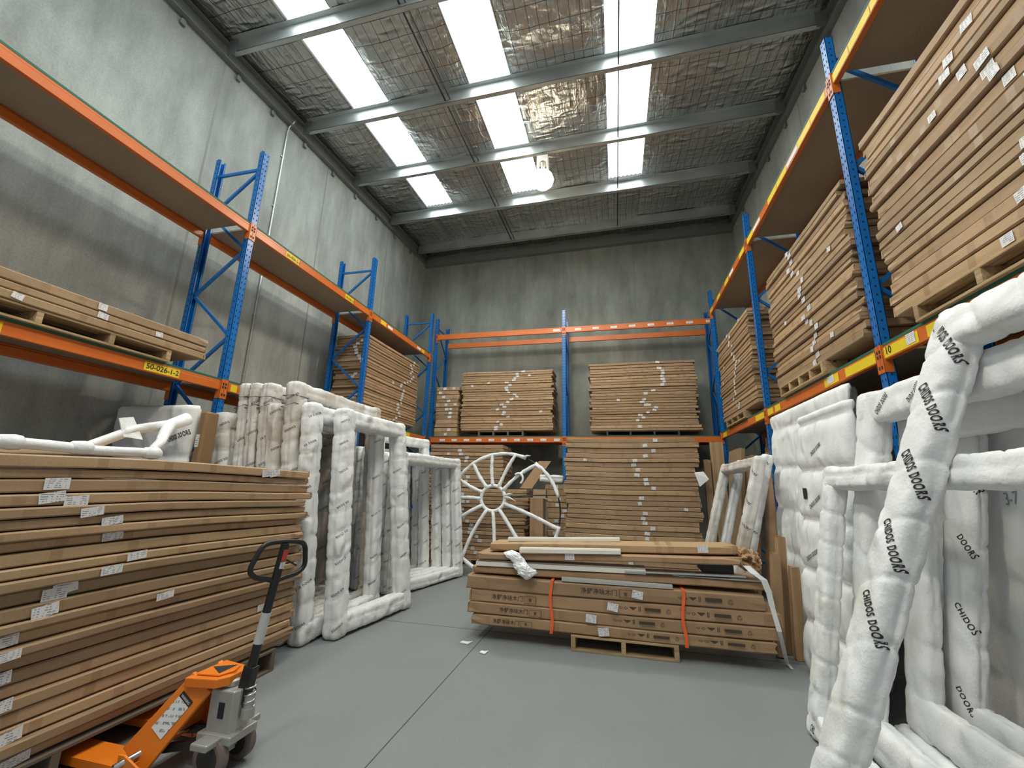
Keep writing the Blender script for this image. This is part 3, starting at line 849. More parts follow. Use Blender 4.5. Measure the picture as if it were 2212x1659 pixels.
board((-.60, .648), (.507, .649), 4.866, 4.866, .038, .05, 'grey_board', 'grey board wedged between the orange straps under the torn carton', 'greyboard')
board((-1.568, .736), (.26, .758), 4.915, 4.93, .055, .22, 'long_white_board', 'long pale board lying slanted under the white plastic bag', 'whiteboard')
board((-1.255, .988), (.014, 1.034), 5.12, 5.22, .04, .08, 'white_trim', 'white trim on the bundle, rearmost of the top two', 'whiteboard')
board((-1.06, .906), (.017, .944), 4.865, 4.88, .05, .08, 'white_trim', 'white trim on the bundle, just above the plastic bag', 'whiteboard')
board((.05, .772), (1.20, .792), 4.90, 4.92, .014, .06, 'metal_strip', 'upper thin silver strip sticking out between the loose cartons', 'galv')
board((.52, .762), (1.36, .766), 4.94, 4.90, .008, .05, 'metal_strip', 'lower thin silver strip beside the hanging white strap', 'galv')
mb = MB(); mb.box(.82, 1.12, 5.03, 5.35, .797, .886); tag(mb.build('black_block', M['plasticpallet'], None, bevel=.01), 'black block propping the loose cartons at the right end of the bundle', 'block')
# plastic bag hanging over the front
mb = MB()
cl = [at(*p, 1, yb) for p, yb in (((1098, 1190), 4.90), ((1108, 1197), 4.86), ((1120, 1213), 4.84), ((1128, 1226), 4.82), ((1137, 1236), 4.815), ((1143, 1244), 4.82), ((1140, 1252), 4.83))]
wd = [.06, .085, .075, .085, .11, .095, .02]
nr, nn_ = 34, 40
for i in range(nr):
    f = i/(nr-1)*(len(cl)-1); k = min(int(f), len(cl)-2); g = f-k; c_ = cl[k].lerp(cl[k+1], g); w_ = wd[k]*(1-g)+wd[k+1]*g
    base = len(mb.v)
    for j in range(nn_):
        a = 2*math.pi*j/nn_; q = V((math.cos(a)*1.4, math.sin(a)*1.4, i*.17))
        rr = w_*(1+.30*noise.noise(q)-.35*abs(noise.noise(q*2.6))+.12*noise.noise(q*6)); mb.v.append(c_+V((math.cos(a)*rr*.85, math.sin(a)*rr*.42, .25*math.cos(a)*rr)))
    if i:
        for j in range(nn_): mb.face((base-nn_+j, base-nn_+(j+1) % nn_, base+(j+1) % nn_, base+j))
mb.face(tuple(range(nn_))[::-1]); mb.face(tuple(len(mb.v)-nn_+j for j in range(nn_)))
tag(mb.build('plastic_bag', M['film'], None), 'crumpled white plastic bag hanging over the front of the carton bundle', 'bag')
# white strap trailing to the floor
mb = MB(); pts = [at(1612, 1222, 1, 4.92), at(1632, 1240, 1, 4.86), at(1650, 1253, 1, 4.84), at(1661, 1280, 1, 4.84), at(1668, 1310, 1, 4.84), at(1684, 1365, 1, 4.82), at(1700, 1432, 2, .02), at(1711, 1445, 2, .006)]
for i in range(len(pts)-1):
    a, b = pts[i], pts[i+1]; wa, wb = (.03*(1-i/8)+.006,)*2
    mb.hexa([a+V((-wa, 0, 0)), a+V((wa, 0, 0)), a+V((wa, .003, 0)), a+V((-wa, .003, 0)), b+V((-wb, 0, 0)), b+V((wb, 0, 0)), b+V((wb, .003, 0)), b+V((-wb, .003, 0))])
tag(mb.build('white_strap', M['clearwrap'], None), 'white plastic strap trailing from the bundle end down to the floor', 'strap')

# ------------------------------------------------------------------ foam wrapped frames


def foam_bar(p0, p1, a, b, A, seed, lump=1.0, period=.22, n=32, step=.026, p_exp=4.6, mb=None, endr=True):
    """bar of foam wrap from p0 to p1; half sizes a along A and b across; lumps where tape pinches it"""
    mb = mb or MB(); p0, p1 = V(p0), V(p1); d = p1-p0; L = d.length; d.normalize()
    A = (V(A)-d*V(A).dot(d)).normalized(); B = d.cross(A); k = max(6, int(L/step)); rings = []
    R = random.Random(seed); ph = R.uniform(0, 1); tw = R.uniform(-.35, .35)
    grv = [(k_*math.pi/2+R.uniform(-.25, .25), k_*3.1, R.uniform(.05, .17)) for k_ in range(4)]
    for i in range(k+1):
        t_ = i/k; s_ = t_*L; e = min(s_, L-s_)
        sc = 1.0
        if endr and e < a*.6: sc = .78+.22*math.sqrt(max(0, 1-(1-e/(a*.6))**2))
        base = len(mb.v)
        wob = A*(.012*lump*noise.noise(V((s_*1.1, seed, 0))))+B*(.012*lump*noise.noise(V((s_*1.1, seed, 9))))
        for j in range(n):
            th = 2*math.pi*j/n; c, sn = math.cos(th), math.sin(th)
            rr = (abs(c)**p_exp+abs(sn)**p_exp)**(-1/p_exp)
            q = s_/period+ph+tw*math.sin(th)+.35*noise.noise(V((s_*2, seed, 4)))
            pin = abs(math.sin(math.pi*q))
            bul = 1-.10*lump*max(0, 1-pin*4.0)+.02*lump*pin
            nz = .05*lump*noise.noise(V((c*1.3+seed, sn*1.3, s_*7)))+.03*lump*noise.noise(V((c*3+seed, sn*3, s_*18)))-.045*lump*max(0, 1-5*abs(noise.noise(V((c*1.6+seed, sn*1.6, s_*5+3)))))
            gv = 0
            for (g0, gs, ga) in grv:
                dd_ = (th-g0-.16*noise.noise(V((s_*1.6, seed, gs)))+math.pi) % (2*math.pi)-math.pi
                gv += ga*math.exp(-(dd_*9)**2)*(.6+.8*noise.noise(V((s_*2.3, gs, seed))))
            mb.v.append(p0+d*s_+wob+(A*(a*rr*c)+B*(b*rr*sn))*sc*(bul+nz-gv*lump))
        rings.append(base)
    for x, y in zip(rings, rings[1:]):
        for j in range(n): mb.face((x+j, x+(j+1) % n, y+(j+1) % n, y+j))
    mb.face(tuple(rings[0]+j for j in reversed(range(n)))); mb.face(tuple(rings[-1]+j for j in range(n)))
    return mb


FS = [10]


def foam_frame(bf, tf, bn, tn_, ta, tw, label, group, material='foam', lump=1.0, sill=True, head=True, texts=(), name='frame_package', near=True, period=.22, step=.028):
    """rectangular frame: bf/tf bottom and top of the far jamb, bn/tn of the near jamb.  ta: half thickness, tw: half width"""
    bf, tf, bn, tn_ = map(V, (bf, tf, bn, tn_)); FS[0] += 7; sd = FS[0]
    th = thing(name, label, 'wrapped frame', (bf+bn)/2, group)
    pl = (bn-bf).normalized(); up = (tf-bf).normalized(); nrm = pl.cross(up).normalized()
    parts = {}
    def add(nm, p, q, key, sdd, w=tw):
        mb = foam_bar(p, q, ta, w, nrm, sdd, lump, period, step=step); o = mb.build(nm, M[material], th, smooth=True); parts[key] = (o, mb)
    add('jamb', bf+up*.0+pl*tw, tf+pl*tw-up*.0, 'far', sd)
    if near: add('jamb', bn-pl*tw, tn_-pl*tw, 'near', sd+1)
    if head: add('head', tf-(tf-bf).normalized()*tw+pl*tw*.2, tn_-(tn_-bn).normalized()*tw-pl*tw*.2, 'head', sd+2, tw*.92)
    if sill: add('sill', bf+up*tw+pl*tw*.2, bn+up*tw-pl*tw*.2, 'sill', sd+3, tw*.92)
    return th, parts


def letters_px(part, p, q, txt='CHIDOS DOORS', h=.06, material='ink', name='printed_lettering', bold=.03):
    """lettering between two points seen on the wrapped surface"""
    o, mb = part; bv = mb.bvh(); c0 = V((0, 0, CAMZ))
    a = bv.ray_cast(c0, ray(*p)); b = bv.ray_cast(c0, ray(*q))
    if a[0] is None or b[0] is None: return
    U = b[0]-a[0]; L = U.length; U.normalize(); N = (a[1]+b[1]); N = -(ray(*p)) if N.length < .1 else N
    if N.dot(ray(*p)) > 0: N = -N
    N = (N.normalized()*.6-ray(*p)*.4); N = (N-U*N.dot(U)).normalized(); Vv = N.cross(U)
    add_text(o, txt, a[0]-Vv*h*.5, U, Vv, M[material], name=name, width=L, height=h, bvh=bv, bold=bold, lift=.0045)


def letters_on(part, seed, count, h=.024, w=.26, facing=V((.55, -.8, 0)), slope=.62):
    """repeats of the print down a jamb on the side that faces the aisle, cut off where the wrap turns away"""
    o, mb = part; bv = mb.bvh(); R = random.Random(seed); xs = [v for v in mb.v]
    zmin, zmax = min(v.z for v in xs), max(v.z for v in xs); f = facing.normalized()
    side = V((0, 0, 1)).cross(f).normalized(); flip = R.random() < .5
    for k in range(count):
        z = zmin+(zmax-zmin)*(k+.5+R.uniform(-.2, .2))/count
        near_ = [v for v in xs if abs(v.z-z) < .05]
        if not near_: continue
        c = sum(near_, V())/len(near_)
        off = R.uniform(-.02, .03)
        hit = bv.ray_cast(c+f*.6+side*off, -f, 1.0)
        if hit[0] is None: continue
        U = (side*1.0+V((0, 0, slope))).normalized(); Vv = f.cross(U)
        s_ = R.choice(('DOORS', 'CHIDOS', 'DOORS', 'OS DOOR')); wid = w*len(s_)/12*.9
        p = hit[0]-U*(wid*.5)
        if flip: p = p+U*wid+Vv*h; U = -U; Vv = -Vv
        m2 = MB(); write(m2, s_, p, U, Vv, width=wid, height=h, bvh=bv, bold=.014); m2.build('printed_lettering', M['ink'], o)


# left pack: frames standing side by side, ends to the camera
gL = 'wrapped frames packed by the left rack'
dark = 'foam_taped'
left = [  # top x, z top, near y, far y, half thickness, label
    (-4.355, 2.35, 3.88, 5.95, .115, 'low wide foam wrapped frame next to the brown wrapped panel and blue upright', dark),
    (-4.165, 2.70, 3.95, 6.15, .064, 'first of the tall taped wrapped frames beside the low wide one', dark),
    (-4.022, 2.70, 3.95, 5.98, .064, 'second of the tall taped wrapped frames beside the low wide one', dark),
    (-3.868, 2.70, 3.97, 5.72, .073, 'third of the tall taped wrapped frames beside the low wide one', dark),
    (-3.70, 2.45, 3.93, 5.42, .072, 'lower taped wrapped frame between the tall taped frames', dark),
    (-3.535, 2.71, 3.97, 5.82, .080, 'tall taped wrapped frame with long top rails, right of the lower one', dark),
    (-3.335, 2.47, 4.02, 5.62, .084, 'wrapped frame with pointed corner just behind the end of the carton stack', 'foam'),
]
for i, (x, zt, yn, yf, ta, lb, mt) in enumerate(left):
    xb = x+.17
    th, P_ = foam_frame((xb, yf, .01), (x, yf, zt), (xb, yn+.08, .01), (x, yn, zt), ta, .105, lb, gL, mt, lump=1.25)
    if zt > 2.6:
        mb = MB(); c = V((x+.17*.055, yn+.105, zt-.17))
        for k in range(2): mb.tube([c+V((sx*(ta+.004), sy*.109, k*-.11+.02*sx*k)) for sx, sy in ((-1, -1), (1, -1), (1, 1), (-1, 1))], .004, 6, closed=True)
        mb.build('tie_string', M['rubber'], P_['near'][0])
    letters_on(P_['near'], 50+i, 7)
    letters_on(P_['far'], 70+i, 5)
th, P_ = foam_frame((-2.80, 5.80, .01), (-3.10, 5.80, 2.46), (-2.965, 4.36, .01), (-3.165, 4.36, 2.46), .093, .112, 'large white wrapped frame, front of the left group beside the carton stack', gL, 'foam', lump=1.1)
letters_on(P_['near'], 91, 8); letters_on(P_['far'], 92, 6)
q = at(706, 1037, 1, 4.3); letters_px(P_['near'], (703, 1037), (722, 1037), '3-5', .05, 'pencil', 'pencil_note', 0)
gL2 = 'wrapped frames beyond the first left group'
far = [(-3.28, -2.93, 2.10, 6.12, 7.97, 'white wrapped frame nearest the round wheel, front of the second group'),
       (-3.46, -3.11, 2.10, 6.25, 7.95, 'second wrapped frame behind the front one of the group by the wheel'),
       (-3.64, -3.30, 2.10, 6.25, 7.9, 'third wrapped frame behind the front one of the group by the wheel'),
       (-3.83, -3.50, 2.45, 6.3, 7.75, 'taller wrapped frame rising behind the group by the round wheel'),
       (-4.02, -3.70, 2.2, 6.35, 7.9, 'fifth wrapped frame back in the group by the round wheel'),
       (-4.2, -3.9, 2.2, 6.4, 7.8, 'rearmost wrapped frame of the group by the round wheel')]
for i, (x0, x1, zt, yn, yf, lb) in enumerate(far):
    th, P_ = foam_frame((x1+.1, yf, .01), (x1-.06, yf, zt), (x0+.03, yn, .01), (x0, yn, zt), .076, .09, lb, gL2, 'foam', lump=1.1)
    letters_on(P_['near'], 30+i, 6); letters_on(P_['far'], 40+i, 6)

# wrapped panel and brown wrapped panel under the left shelf


def pillow_panel(c0, c1, thick, nrm, z0, z1, segs, label, name, material='foam', group=None, seed=1, lean=0.0, fold=True, cat='wrapped panel'):
    """foam wrapped door leaf standing on edge, c0-c1 its base line; tied so that it bulges between ties"""
    c0, c1, nrm = V((*c0, z0)), V((*c1, z0)), V((*nrm, 0)).normalized(); u = c1-c0; L = u.length; u.normalize(); H = z1-z0
    nu, nv = max(8, int(L/.06)), max(16, int(H/.03)); mb = MB(); k = 2*(nu+1); ringn = []
    for iv in range(nv+1):
        v = iv/nv; q = v*segs; pin = abs(math.sin(math.pi*q)); b = min(1, pin*1.5)**.6
        if iv == nv: b = .5
        base = len(mb.v); lz = lean*v*H
        row = []
        for side in (1, -1):
            rng = range(nu+1) if side == 1 else range(nu, -1, -1)
            for iu in rng:
                uu = iu/nu; e = min(uu, 1-uu); pr = min(1, e*L/.05)**.5
                t2 = thick/2*(.35+.65*b)*(.25+.75*pr)+.008*noise.noise(V((uu*L*3, v*H*3, seed)))+.004*noise.noise(V((uu*L*11, v*H*11, seed)))
                wq = 1-.02*(1-b)
                row.append(c0+u*(L*(.5+(uu-.5)*wq))+V((0, 0, H*v))+nrm*(side*t2-lz))
        mb.v += row
        if iv:
            for j in range(k): mb.face((base-k+j, base-k+(j+1) % k, base+(j+1) % k, base+j))
    mb.face(tuple(range(k))[::-1]); mb.face(tuple(len(mb.v)-k+j for j in range(k)))
    o = mb.build(name, M[material], None, smooth=True, mtx=Matrix.Translation((c0+c1)/2))
    return tag(o, label, cat, group), mb


o, mb_ = pillow_panel((-5.40, 3.62), (-4.33, 3.62), .17, (0, -1), .01, 2.37, 2.6, 'white foam wrapped panel standing under the left shelf behind the carton stack', 'panel_package', seed=3)
letters_px((o, mb_), (363, 950), (412, 932), h=.055)
mb = MB(); mb.box(-4.305, -4.215, 3.62, 3.78, 0.003, 2.31)
o = tag(mb.build('brown_package', M['tanwrap'], None, bevel=.02), 'narrow brown taped panel between the white panel and wrapped frames', 'wrapped panel')
mb = MB(); mb.quad((-4.295, 3.617, 1.93), (-4.245, 3.617, 1.93), (-4.245, 3.617, 2.06), (-4.295, 3.617, 2.06)); mb.build('shipping_label', M['label'], o)

# foam wrapped arched moulding lying on the big stack
zt_ = 1.728
t_ = thing('wrapped_moulding', 'foam wrapped arched moulding lying on top of the big front carton stack', 'moulding', (-3.2, 2.0, zt_))


def px_path(pts): return [at(px, py, 0, x) for px, py, x in pts]


mb = MB(); pf = [V((-3.03, y, zt_+.032+.006*math.sin(y*9))) for y in (1.2, 1.45, 1.7, 1.95, 2.12, 2.24)]
mb.tube(pf, lambda f: .03+.004*math.sin(f*31), 12)
for y in (1.55, 1.86, 2.26): mb.lathe((-3.03, y-.06, zt_+.036), (0, 1, 0), [(0, .02), (.02, .037), (.07, .042), (.10, .038), (.12, .022)], 12)
mb.build('front_rail', M['foam'], t_, smooth=True)
mb = MB(); pe = [V((-3.04, 2.26, zt_+.05))]+px_path([(347, 955, -3.25), (356, 935, -3.45), (368, 918, -3.5), (405, 905, -3.5)])
mb.tube(pe, lambda f: .024+.03*f, 12); mb.build('raised_end', M['foam'], t_, smooth=True)
mb = MB(); pb = [pe[-2], pe[-2]+V((-.08, -.20, -.06)), V((-3.66, 2.25, zt_+.06)), V((-3.7, 1.9, zt_+.05)), V((-3.7, 1.5, zt_+.06)), V((-3.7, 1.2, zt_+.07))]
mb.tube(pb, lambda f: .042+.008*math.sin(f*25), 12); mb.build('back_rail', M['foam'], t_, smooth=True)
mb = MB(); q0 = at(285, 945, 0, -3.55); q1 = at(276, 905, 0, -3.6); mb.hexa([q0+V((-.02, -.05, 0)), q0+V((.02, .06, -.01)), q0+V((.03, .06, -.01)), q0+V((-.01, -.05, 0)), q1+V((-.03, -.045, .0)), q1+V((0, .03, .02)), q1+V((.01, .03, .02)), q1+V((-.02, -.045, 0))])
mb.build('foam_flap', M['foam'], t_)

# right foreground frames
gR = 'wrapped frames leaning on the right rack'
F1t = at(2086, 668, 1, 2.5); F1b = V((.905, 2.93, .005)); F1t.y += .115
th, F1 = foam_frame(F1b, F1t, F1b+V((0, -1.7, 0)), F1t+V((0, -1.7, 0)), .072, .112, 'tall white wrapped frame leaning at a slant in front of all right frames', gR, 'foam', lump=1.0, period=.30, step=.016)
for p, q in (((2022, 705), (2078, 785)), ((1992, 832), (2036, 932)), ((1955, 975), (1998, 1080)), ((1916, 1122), (1948, 1238)), ((1871, 1275), (1906, 1402))):
    letters_px(F1['far'], p, q, h=.044)
letters_px(F1['head'], (2066, 682), (2102, 640), 'DOORS', h=.05)
F2b, F2t = V((1.27, 3.84, .005)), at(1806, 1010, 0, 1.62); F2t.y += .085
th, F2 = foam_frame(F2b, F2t, F2b+V((0, -2.1, 0)), F2t+V((0, -2.1, 0)), .06, .085, 'low white wrapped frame with a horizontal rail passing behind the slanted frame', gR, 'foam', lump=1.3, period=.2, step=.018)
letters_px(F2['far'], (1752, 1570), (1772, 1590), 'CHIDOS', h=.045)
F3b, F3t = V((1.53, 3.83, .005)), at(1888, 850, 0, 1.81); F3t.y += .12
th, F3 = foam_frame(F3b, F3t, F3b+V((0, -2.0, 0)), F3t+V((0, -2.0, 0)), .07, .12, 'tall white wrapped frame whose corner stands before the blue upright', gR, 'foam', lump=.9, period=.36, step=.018)
letters_px(F3['head'], (1893, 892), (1915, 850), 'CHIDOS DOORS', h=.04); letters_px(F3['head'], (1962, 866), (1984, 826), 'CHIDOS DOORS', h=.04)
F4b, F4t = at(1998, 1590, 0, 1.76), at(1975, 880, 0, 1.935); F4b.y += .12; F4t.y += .12
th, F4 = foam_frame(F4b, F4t, F4b+V((0, -1.7, 0)), F4t+V((0, -1.7, 0)), .048, .125, 'wrapped frame right behind the slanted frame, its jamb between two others', gR, 'foam', lump=.8, period=.4, step=.02)
F5b, F5t = at(2082, 1600, 0, 1.90), at(2080, 800, 0, 2.045); F5b.y += .12; F5t.y += .12
th, F5 = foam_frame(F5b, F5t, F5b+V((0, -1.6, 0)), F5t+V((0, -1.6, 0)), .043, .13, 'wrapped frame standing directly before the flat wrapped panel by the rack', gR, 'foam', lump=.9, period=.3, step=.02)
letters_on(F5['far'], 5, 5, h=.04, w=.36, facing=V((-.8, -.6, 0)), slope=-1.6)
letters_px(F5['head'], (2180, 800), (2206, 745), 'CHIDOS DOORS', h=.06)
o, mb_ = pillow_panel((2.135, 1.2), (2.135, 3.84), .055, (-1, 0), .01, 2.40, 4.2, 'flat white wrapped panel standing behind the frames at the right rack', 'panel_package', seed=8)
letters_px((o, mb_), (2172, 1078), (2200, 1074), '3-7', .07, 'pencil', 'pencil_note', 0)
for i, (x, h_, lb) in enumerate(((1.755, F4b.z, 'low foam wrapped bar on the floor under the right frames, nearer the aisle'), (1.945, F5b.z, 'low foam wrapped bar on the floor under the right frames, nearer the rack'))):
    mb = foam_bar((x, 3.7, h_/2), (x, 1.2, h_/2), h_/2*.97, .088, (0, 0, 1), 500+i, .8, .4)
    tag(mb.build('foam_bar', M['foam'], None, smooth=True), lb, 'foam bar', 'foam bars under the right frames')

# wrapped panels in a row at the right rack
gM = 'foam wrapped panels leaning at the right rack'
specs = [((1.70, 4.0), (1.70, 5.05), .13, 2.37, 5.2, 'front foam wrapped panel with printed seams beside the low wrapped frame', .20),
         ((1.86, 4.3), (1.86, 6.0), .105, 2.56, 5.4, 'second foam wrapped panel behind the front one at the right rack', .17),
         ((2.02, 4.5), (2.02, 6.6), .10, 2.62, 5.4, 'third foam wrapped panel behind the front two at the right rack', .12),
         ((2.18, 4.7), (2.18, 6.62), .095, 2.63, 5.6, 'rearmost foam wrapped panel with rolled top under the right shelf', .09)]
for i, (a, b, th_, zt, sg, lb, ln) in enumerate(specs):
    o, mb_ = pillow_panel(a, b, th_, (-1, 0), .008, zt, sg, lb, 'panel_package', group=gM, seed=20+i, lean=ln/zt)
    if i == 0:
        for p, q in (((1752, 982), (1772, 958)), ((1750, 1096), (1772, 1072)), ((1744, 1208), (1767, 1190)), ((1738, 1325), (1762, 1306))): letters_px((o, mb_), p, q, h=.04)
        bv = mb_.bvh(); h = bv.ray_cast(V((0, 0, CAMZ)), ray(1741, 1066))
        if h[0] is not None:
            c = h[0]; mb = MB(); mb.box(c.x-.012, c.x-.004, c.y-.035, c.y+.035, c.z-.05, c.z+.05); mb.build('black_tag', M['ink'], o)

# tilted frames near the back right
gT = 'small wrapped frames tilted near the back right'
for i, (dx, lb) in enumerate(((0, 'grey wrapped frame tilted against brown cartons at the back right'), (.22, 'second wrapped frame behind the tilted grey one at the back right'))):
    th, P_ = foam_frame((1.12+dx, 7.5, .01), (1.68+dx, 7.5, 2.02+.06*i), (1.12+dx, 5.66+2.1*dx, .01), (1.68+dx, 5.66+2.1*dx, 2.02+.06*i), .066, .075, lb, gT, 'foam_taped' if i == 0 else 'foam')
    letters_on(P_['near'], 120+i, 6, facing=V((-.8, -.6, 0)), slope=-1.2)
# cartons leaning on end
gC = 'flat cartons leaning on end at the back right'
R = random.Random(21)
ups = [(1.67, 9.12, 2.2, .13, 0.02, 'upright carton beside the tall centre stack, nearest the stack'), (1.82, 9.15, 2.55, .24, .02, 'tall upright carton with one ragged edge by the far blue upright')]
for (x, y, h, w, ln, lb) in ups:
    mb = carton_mesh(h, .09, w, int(x*100)); mtx = Matrix(((0, 0, 1, x), (0, 1, 0, y), (1, 0, 0, .004), (0, 0, 0, 1)))
    mtx = Matrix(((0, 0, 1, x), (ln, 1, 0, y), (1, -ln, 0, .012), (0, 0, 0, 1)))
    mb.v = [mtx @ p for p in mb.v]; o = mb.build('flat_carton', M['card'], None); tag(o, lb, 'carton', gC)
for i in range(5):
    x = 2.22+.10*i; y0 = 7.25+R.uniform(-.1, .1); h = 2.3-.1*i+R.uniform(-.1, .1)
    mb = carton_mesh(h, .09, .85, 300+i)
    # thickness along x, width along y, leaning towards +x
    lean_ = .10
    mtx = Matrix(((lean_, 1, 0, x-.02), (0, 0, 1, y0), (1, -lean_, 0, .012), (0, 0, 0, 1)))
    mb.v = [mtx @ p for p in mb.v]; o = mb.build('flat_carton', M['card'], None)
    tag(o, '%s brown carton on end behind the tilted frames, counted from the aisle' % ('first', 'second', 'third', 'fourth', 'fifth')[i], 'carton', gC)
for i in range(4):
    x = 1.80+.085*i; h = 2.30-.12*(i % 2)-.05*i
    mb = carton_mesh(h, .075, .80, 360+i); lean_ = .085
    mtx = Matrix(((lean_, 1, 0, x), (0, 0, 1, 7.78+.05*i), (1, -lean_, 0, .012), (0, 0, 0, 1)))
    mb.v = [mtx @ p for p in mb.v]; o = mb.build('flat_carton', M['card'], None)
    tag(o, '%s brown carton on end before the far right upright, counted from the aisle' % ('first', 'second', 'third', 'fourth')[i], 'carton', gC)
for i, (x, y, h) in enumerate(((1.50, 5.28, .98), (1.60, 5.42, 1.14), (1.66, 5.26, .86))):
    mb = carton_mesh(h, .09, .09, 330+i); mtx = Matrix(((.05, 1, 0, x), (0, 0, 1, y), (1, -.05, 0, .008), (0, 0, 0, 1)))
    mb.v = [mtx @ p for p in mb.v]; o = mb.build('narrow_carton', M['card2'], None)
    tag(o, ('shorter narrow brown carton standing on end by the bundle', 'tallest narrow brown carton standing on end by the bundle', 'shortest narrow brown carton beside the wrapped panels')[i], 'carton', 'narrow cartons standing on end')

# ------------------------------------------------------------------ round wrapped wheel
WC = V((-2.12, 8.12, 1.14)); WR = 1.10; tilt = .10
t_ = thing('spoked_wheel', 'large round white wrapped frame with spokes like a wheel, leaning on cartons', 'round frame', WC-V((0, 0, 1.1)))
ex = V((1, 0, 0)); ez = V((0, tilt, 1)).normalized(); ey = ex.cross(ez)


def wp(x, z): return WC+ex*x+ez*z


def lump(k): return lambda f: .035+.004*math.sin(f*k)+.003*math.sin(f*k*2.7+1)


ang = [i*2*math.pi/96 for i in range(97)]
g0, g1 = math.radians(60), math.radians(70)
mb = MB(); pts = [a for a in ang if not (math.radians(58) < a < math.radians(66)) and not (math.radians(-8) % (2*math.pi) < a or a < math.radians(14))]
mb.tube([wp(WR*math.cos(a), WR*math.sin(a)) for a in ang if a >= math.radians(66) and a <= math.radians(352)], lump(160), 10)
mb.tube([wp(WR*math.cos(a), WR*math.sin(a)) for a in ang if math.radians(14) <= a <= math.radians(58)], lump(40), 10)
mb.build('rim', M['foam'], t_, smooth=True)
mb = MB(); mb.tube([wp(WR*math.cos(a), WR*math.sin(a)) for a in [math.radians(x) for x in range(-10, 70, 4)]], .014, 8); mb.build('bare_rim', M['black'], t_, smooth=True)
hx, hz, hr = -.19, .245, .235
mb = MB(); mb.tube([wp(hx+hr*math.cos(a), hz+hr*math.sin(a)) for a in ang[:-1:2]], .034, 10, closed=True); mb.build('hub_ring', M['foam'], t_, smooth=True)
for k in range(12):
    a = math.radians(4+30*k+(4 if k in (1, 11) else 0)); dx, dz = math.cos(a), math.sin(a)
    bq = hx*dx+hz*dz; cq = hx*hx+hz*hz-WR*WR; tt = -bq+math.sqrt(bq*bq-cq)
    bow = (.05 if k in (1,) else (-.04 if k in (6, 7, 8) else .02))
    pts = []
    for j in range(13):
        f = j/12; r_ = hr+(tt-hr)*f; off = bow*math.sin(math.pi*f); pts.append(wp(hx+dx*r_-dz*off, hz+dz*r_+dx*off))
    mb = MB()
    if k == 0: mb.tube(pts, .013, 8); mb.build('bare_spoke', M['black'], t_, smooth=True)
    else: mb.tube(pts, lump(30+k), 10); mb.build('spoke', M['foam'], t_, smooth=True)
mb = MB()
for (p, q) in (((hx+hr, hz+.03), (hx+hr+.22, hz-.04)), ((hx+hr, hz+.05), (hx+hr+.16, hz+.09)), ((.62, .88), (.72, .78)), ((.38, 1.02), (.52, 1.06))):
    mb.tube([wp(*p)+V((0, -.02, 0)), wp((p[0]+q[0])/2, (p[1]+q[1])/2+.02)+V((0, -.04, 0)), wp(*q)+V((0, -.03, 0))], lambda f: .022*(1-f)+.006, 8)
mb.build('torn_foam', M['foam'], t_, smooth=True)
mb = MB(); mb.tube([wp(.30+.09*math.cos(a), .62+.10*math.sin(a))+V((0, -.05, 0)) for a in [math.radians(x) for x in range(-60, 150, 15)]], .022, 8); mb.build('loose_foam_curl', M['foam'], t_, smooth=True)

# things in the dark gap right of the wheel
mb = MB(); a, b = V((-2.15, 9.78, 1.5775)), V((-1.87, 9.78, 1.5775)); up = V((.42, .10, .62))
mb.hexa([a, b, b+V((0, .02, 0)), a+V((0, .02, 0)), a+up, b+up, b+up+V((0, .02, 0)), a+up+V((0, .02, 0))])
tag(mb.build('cardboard_sheet', M['card2'], None), 'loose cardboard sheet leaning in the dark gap under the back shelf', 'cardboard sheet')
mb = foam_bar((-1.62, 9.45, 1.80), (-1.12, 9.45, 1.79), .085, .13, (0, 0, 1), 77, 1.4, .2)
tag(mb.build('foam_roll', M['foam'], None, smooth=True), 'white foam bundle lying on the narrow carton stack right of the wheel', 'foam bundle')
t_ = thing('open_carton', 'open brown carton with raised flaps behind the right side of the wheel', 'carton', (-1.62, 8.7, 0))
mb = MB(); mb.box(-1.68, -1.42, 8.62, 8.90, 0.003, 1.40); mb.build('body', M['card2'], t_)
for p, q, n_ in (((-1.68, 8.62), (-1.68, 8.90), (-.20, 0, -.03)), ((-1.42, 8.62), (-1.42, 8.90), (.18, 0, -.05)), ((-1.68, 8.90), (-1.42, 8.90), (0, .04, .16))):
    mb = MB(); A_ = V((*p, 1.4005)); B_ = V((*q, 1.4005)); n_ = V(n_); e_ = V((0, .004, .004)); mb.hexa([A_, B_, B_+e_, A_+e_, A_+n_, B_+n_, B_+n_+e_, A_+n_+e_]); mb.build('flap', M['card2'], t_)

# paper scrap hanging on the centre stack, litter on the floor
mb = MB(); c = at(1513, 1035, 1, 8.845)
mb.hexa([c+V((-.10, 0, .12)), c+V((-.02, -.01, -.14)), c+V((-.02, -.008, -.14)), c+V((-.10, .002, .12)), c+V((.06, -.02, .14)), c+V((.14, -.06, .0)), c+V((.14, -.058, .0)), c+V((.06, -.018, .14))])
tag(mb.build('paper_sheet', M['paper'], None), 'white sheet of paper hanging from the edge of the tall centre stack', 'paper')
for i, (px, py, w, lb) in enumerate(((1008, 1389, .07, 'larger white paper scrap on the floor joint before the bundle'), (1046, 1410, .045, 'smaller white paper scrap on the floor nearest the small pallet'))):
    c = at(px, py, 2, .004); mb = MB(); mb.prism([c+V((-w, -.02, 0)), c+V((w*.4, -.04, 0)), c+V((w*.7, .05, .0)), c+V((0, .02, 0)), c+V((-w*.8, .03, 0))], (0, .0, .008))
    tag(mb.build('paper_scrap', M['paper'], None), lb, 'paper scrap', 'paper scraps on the floor')

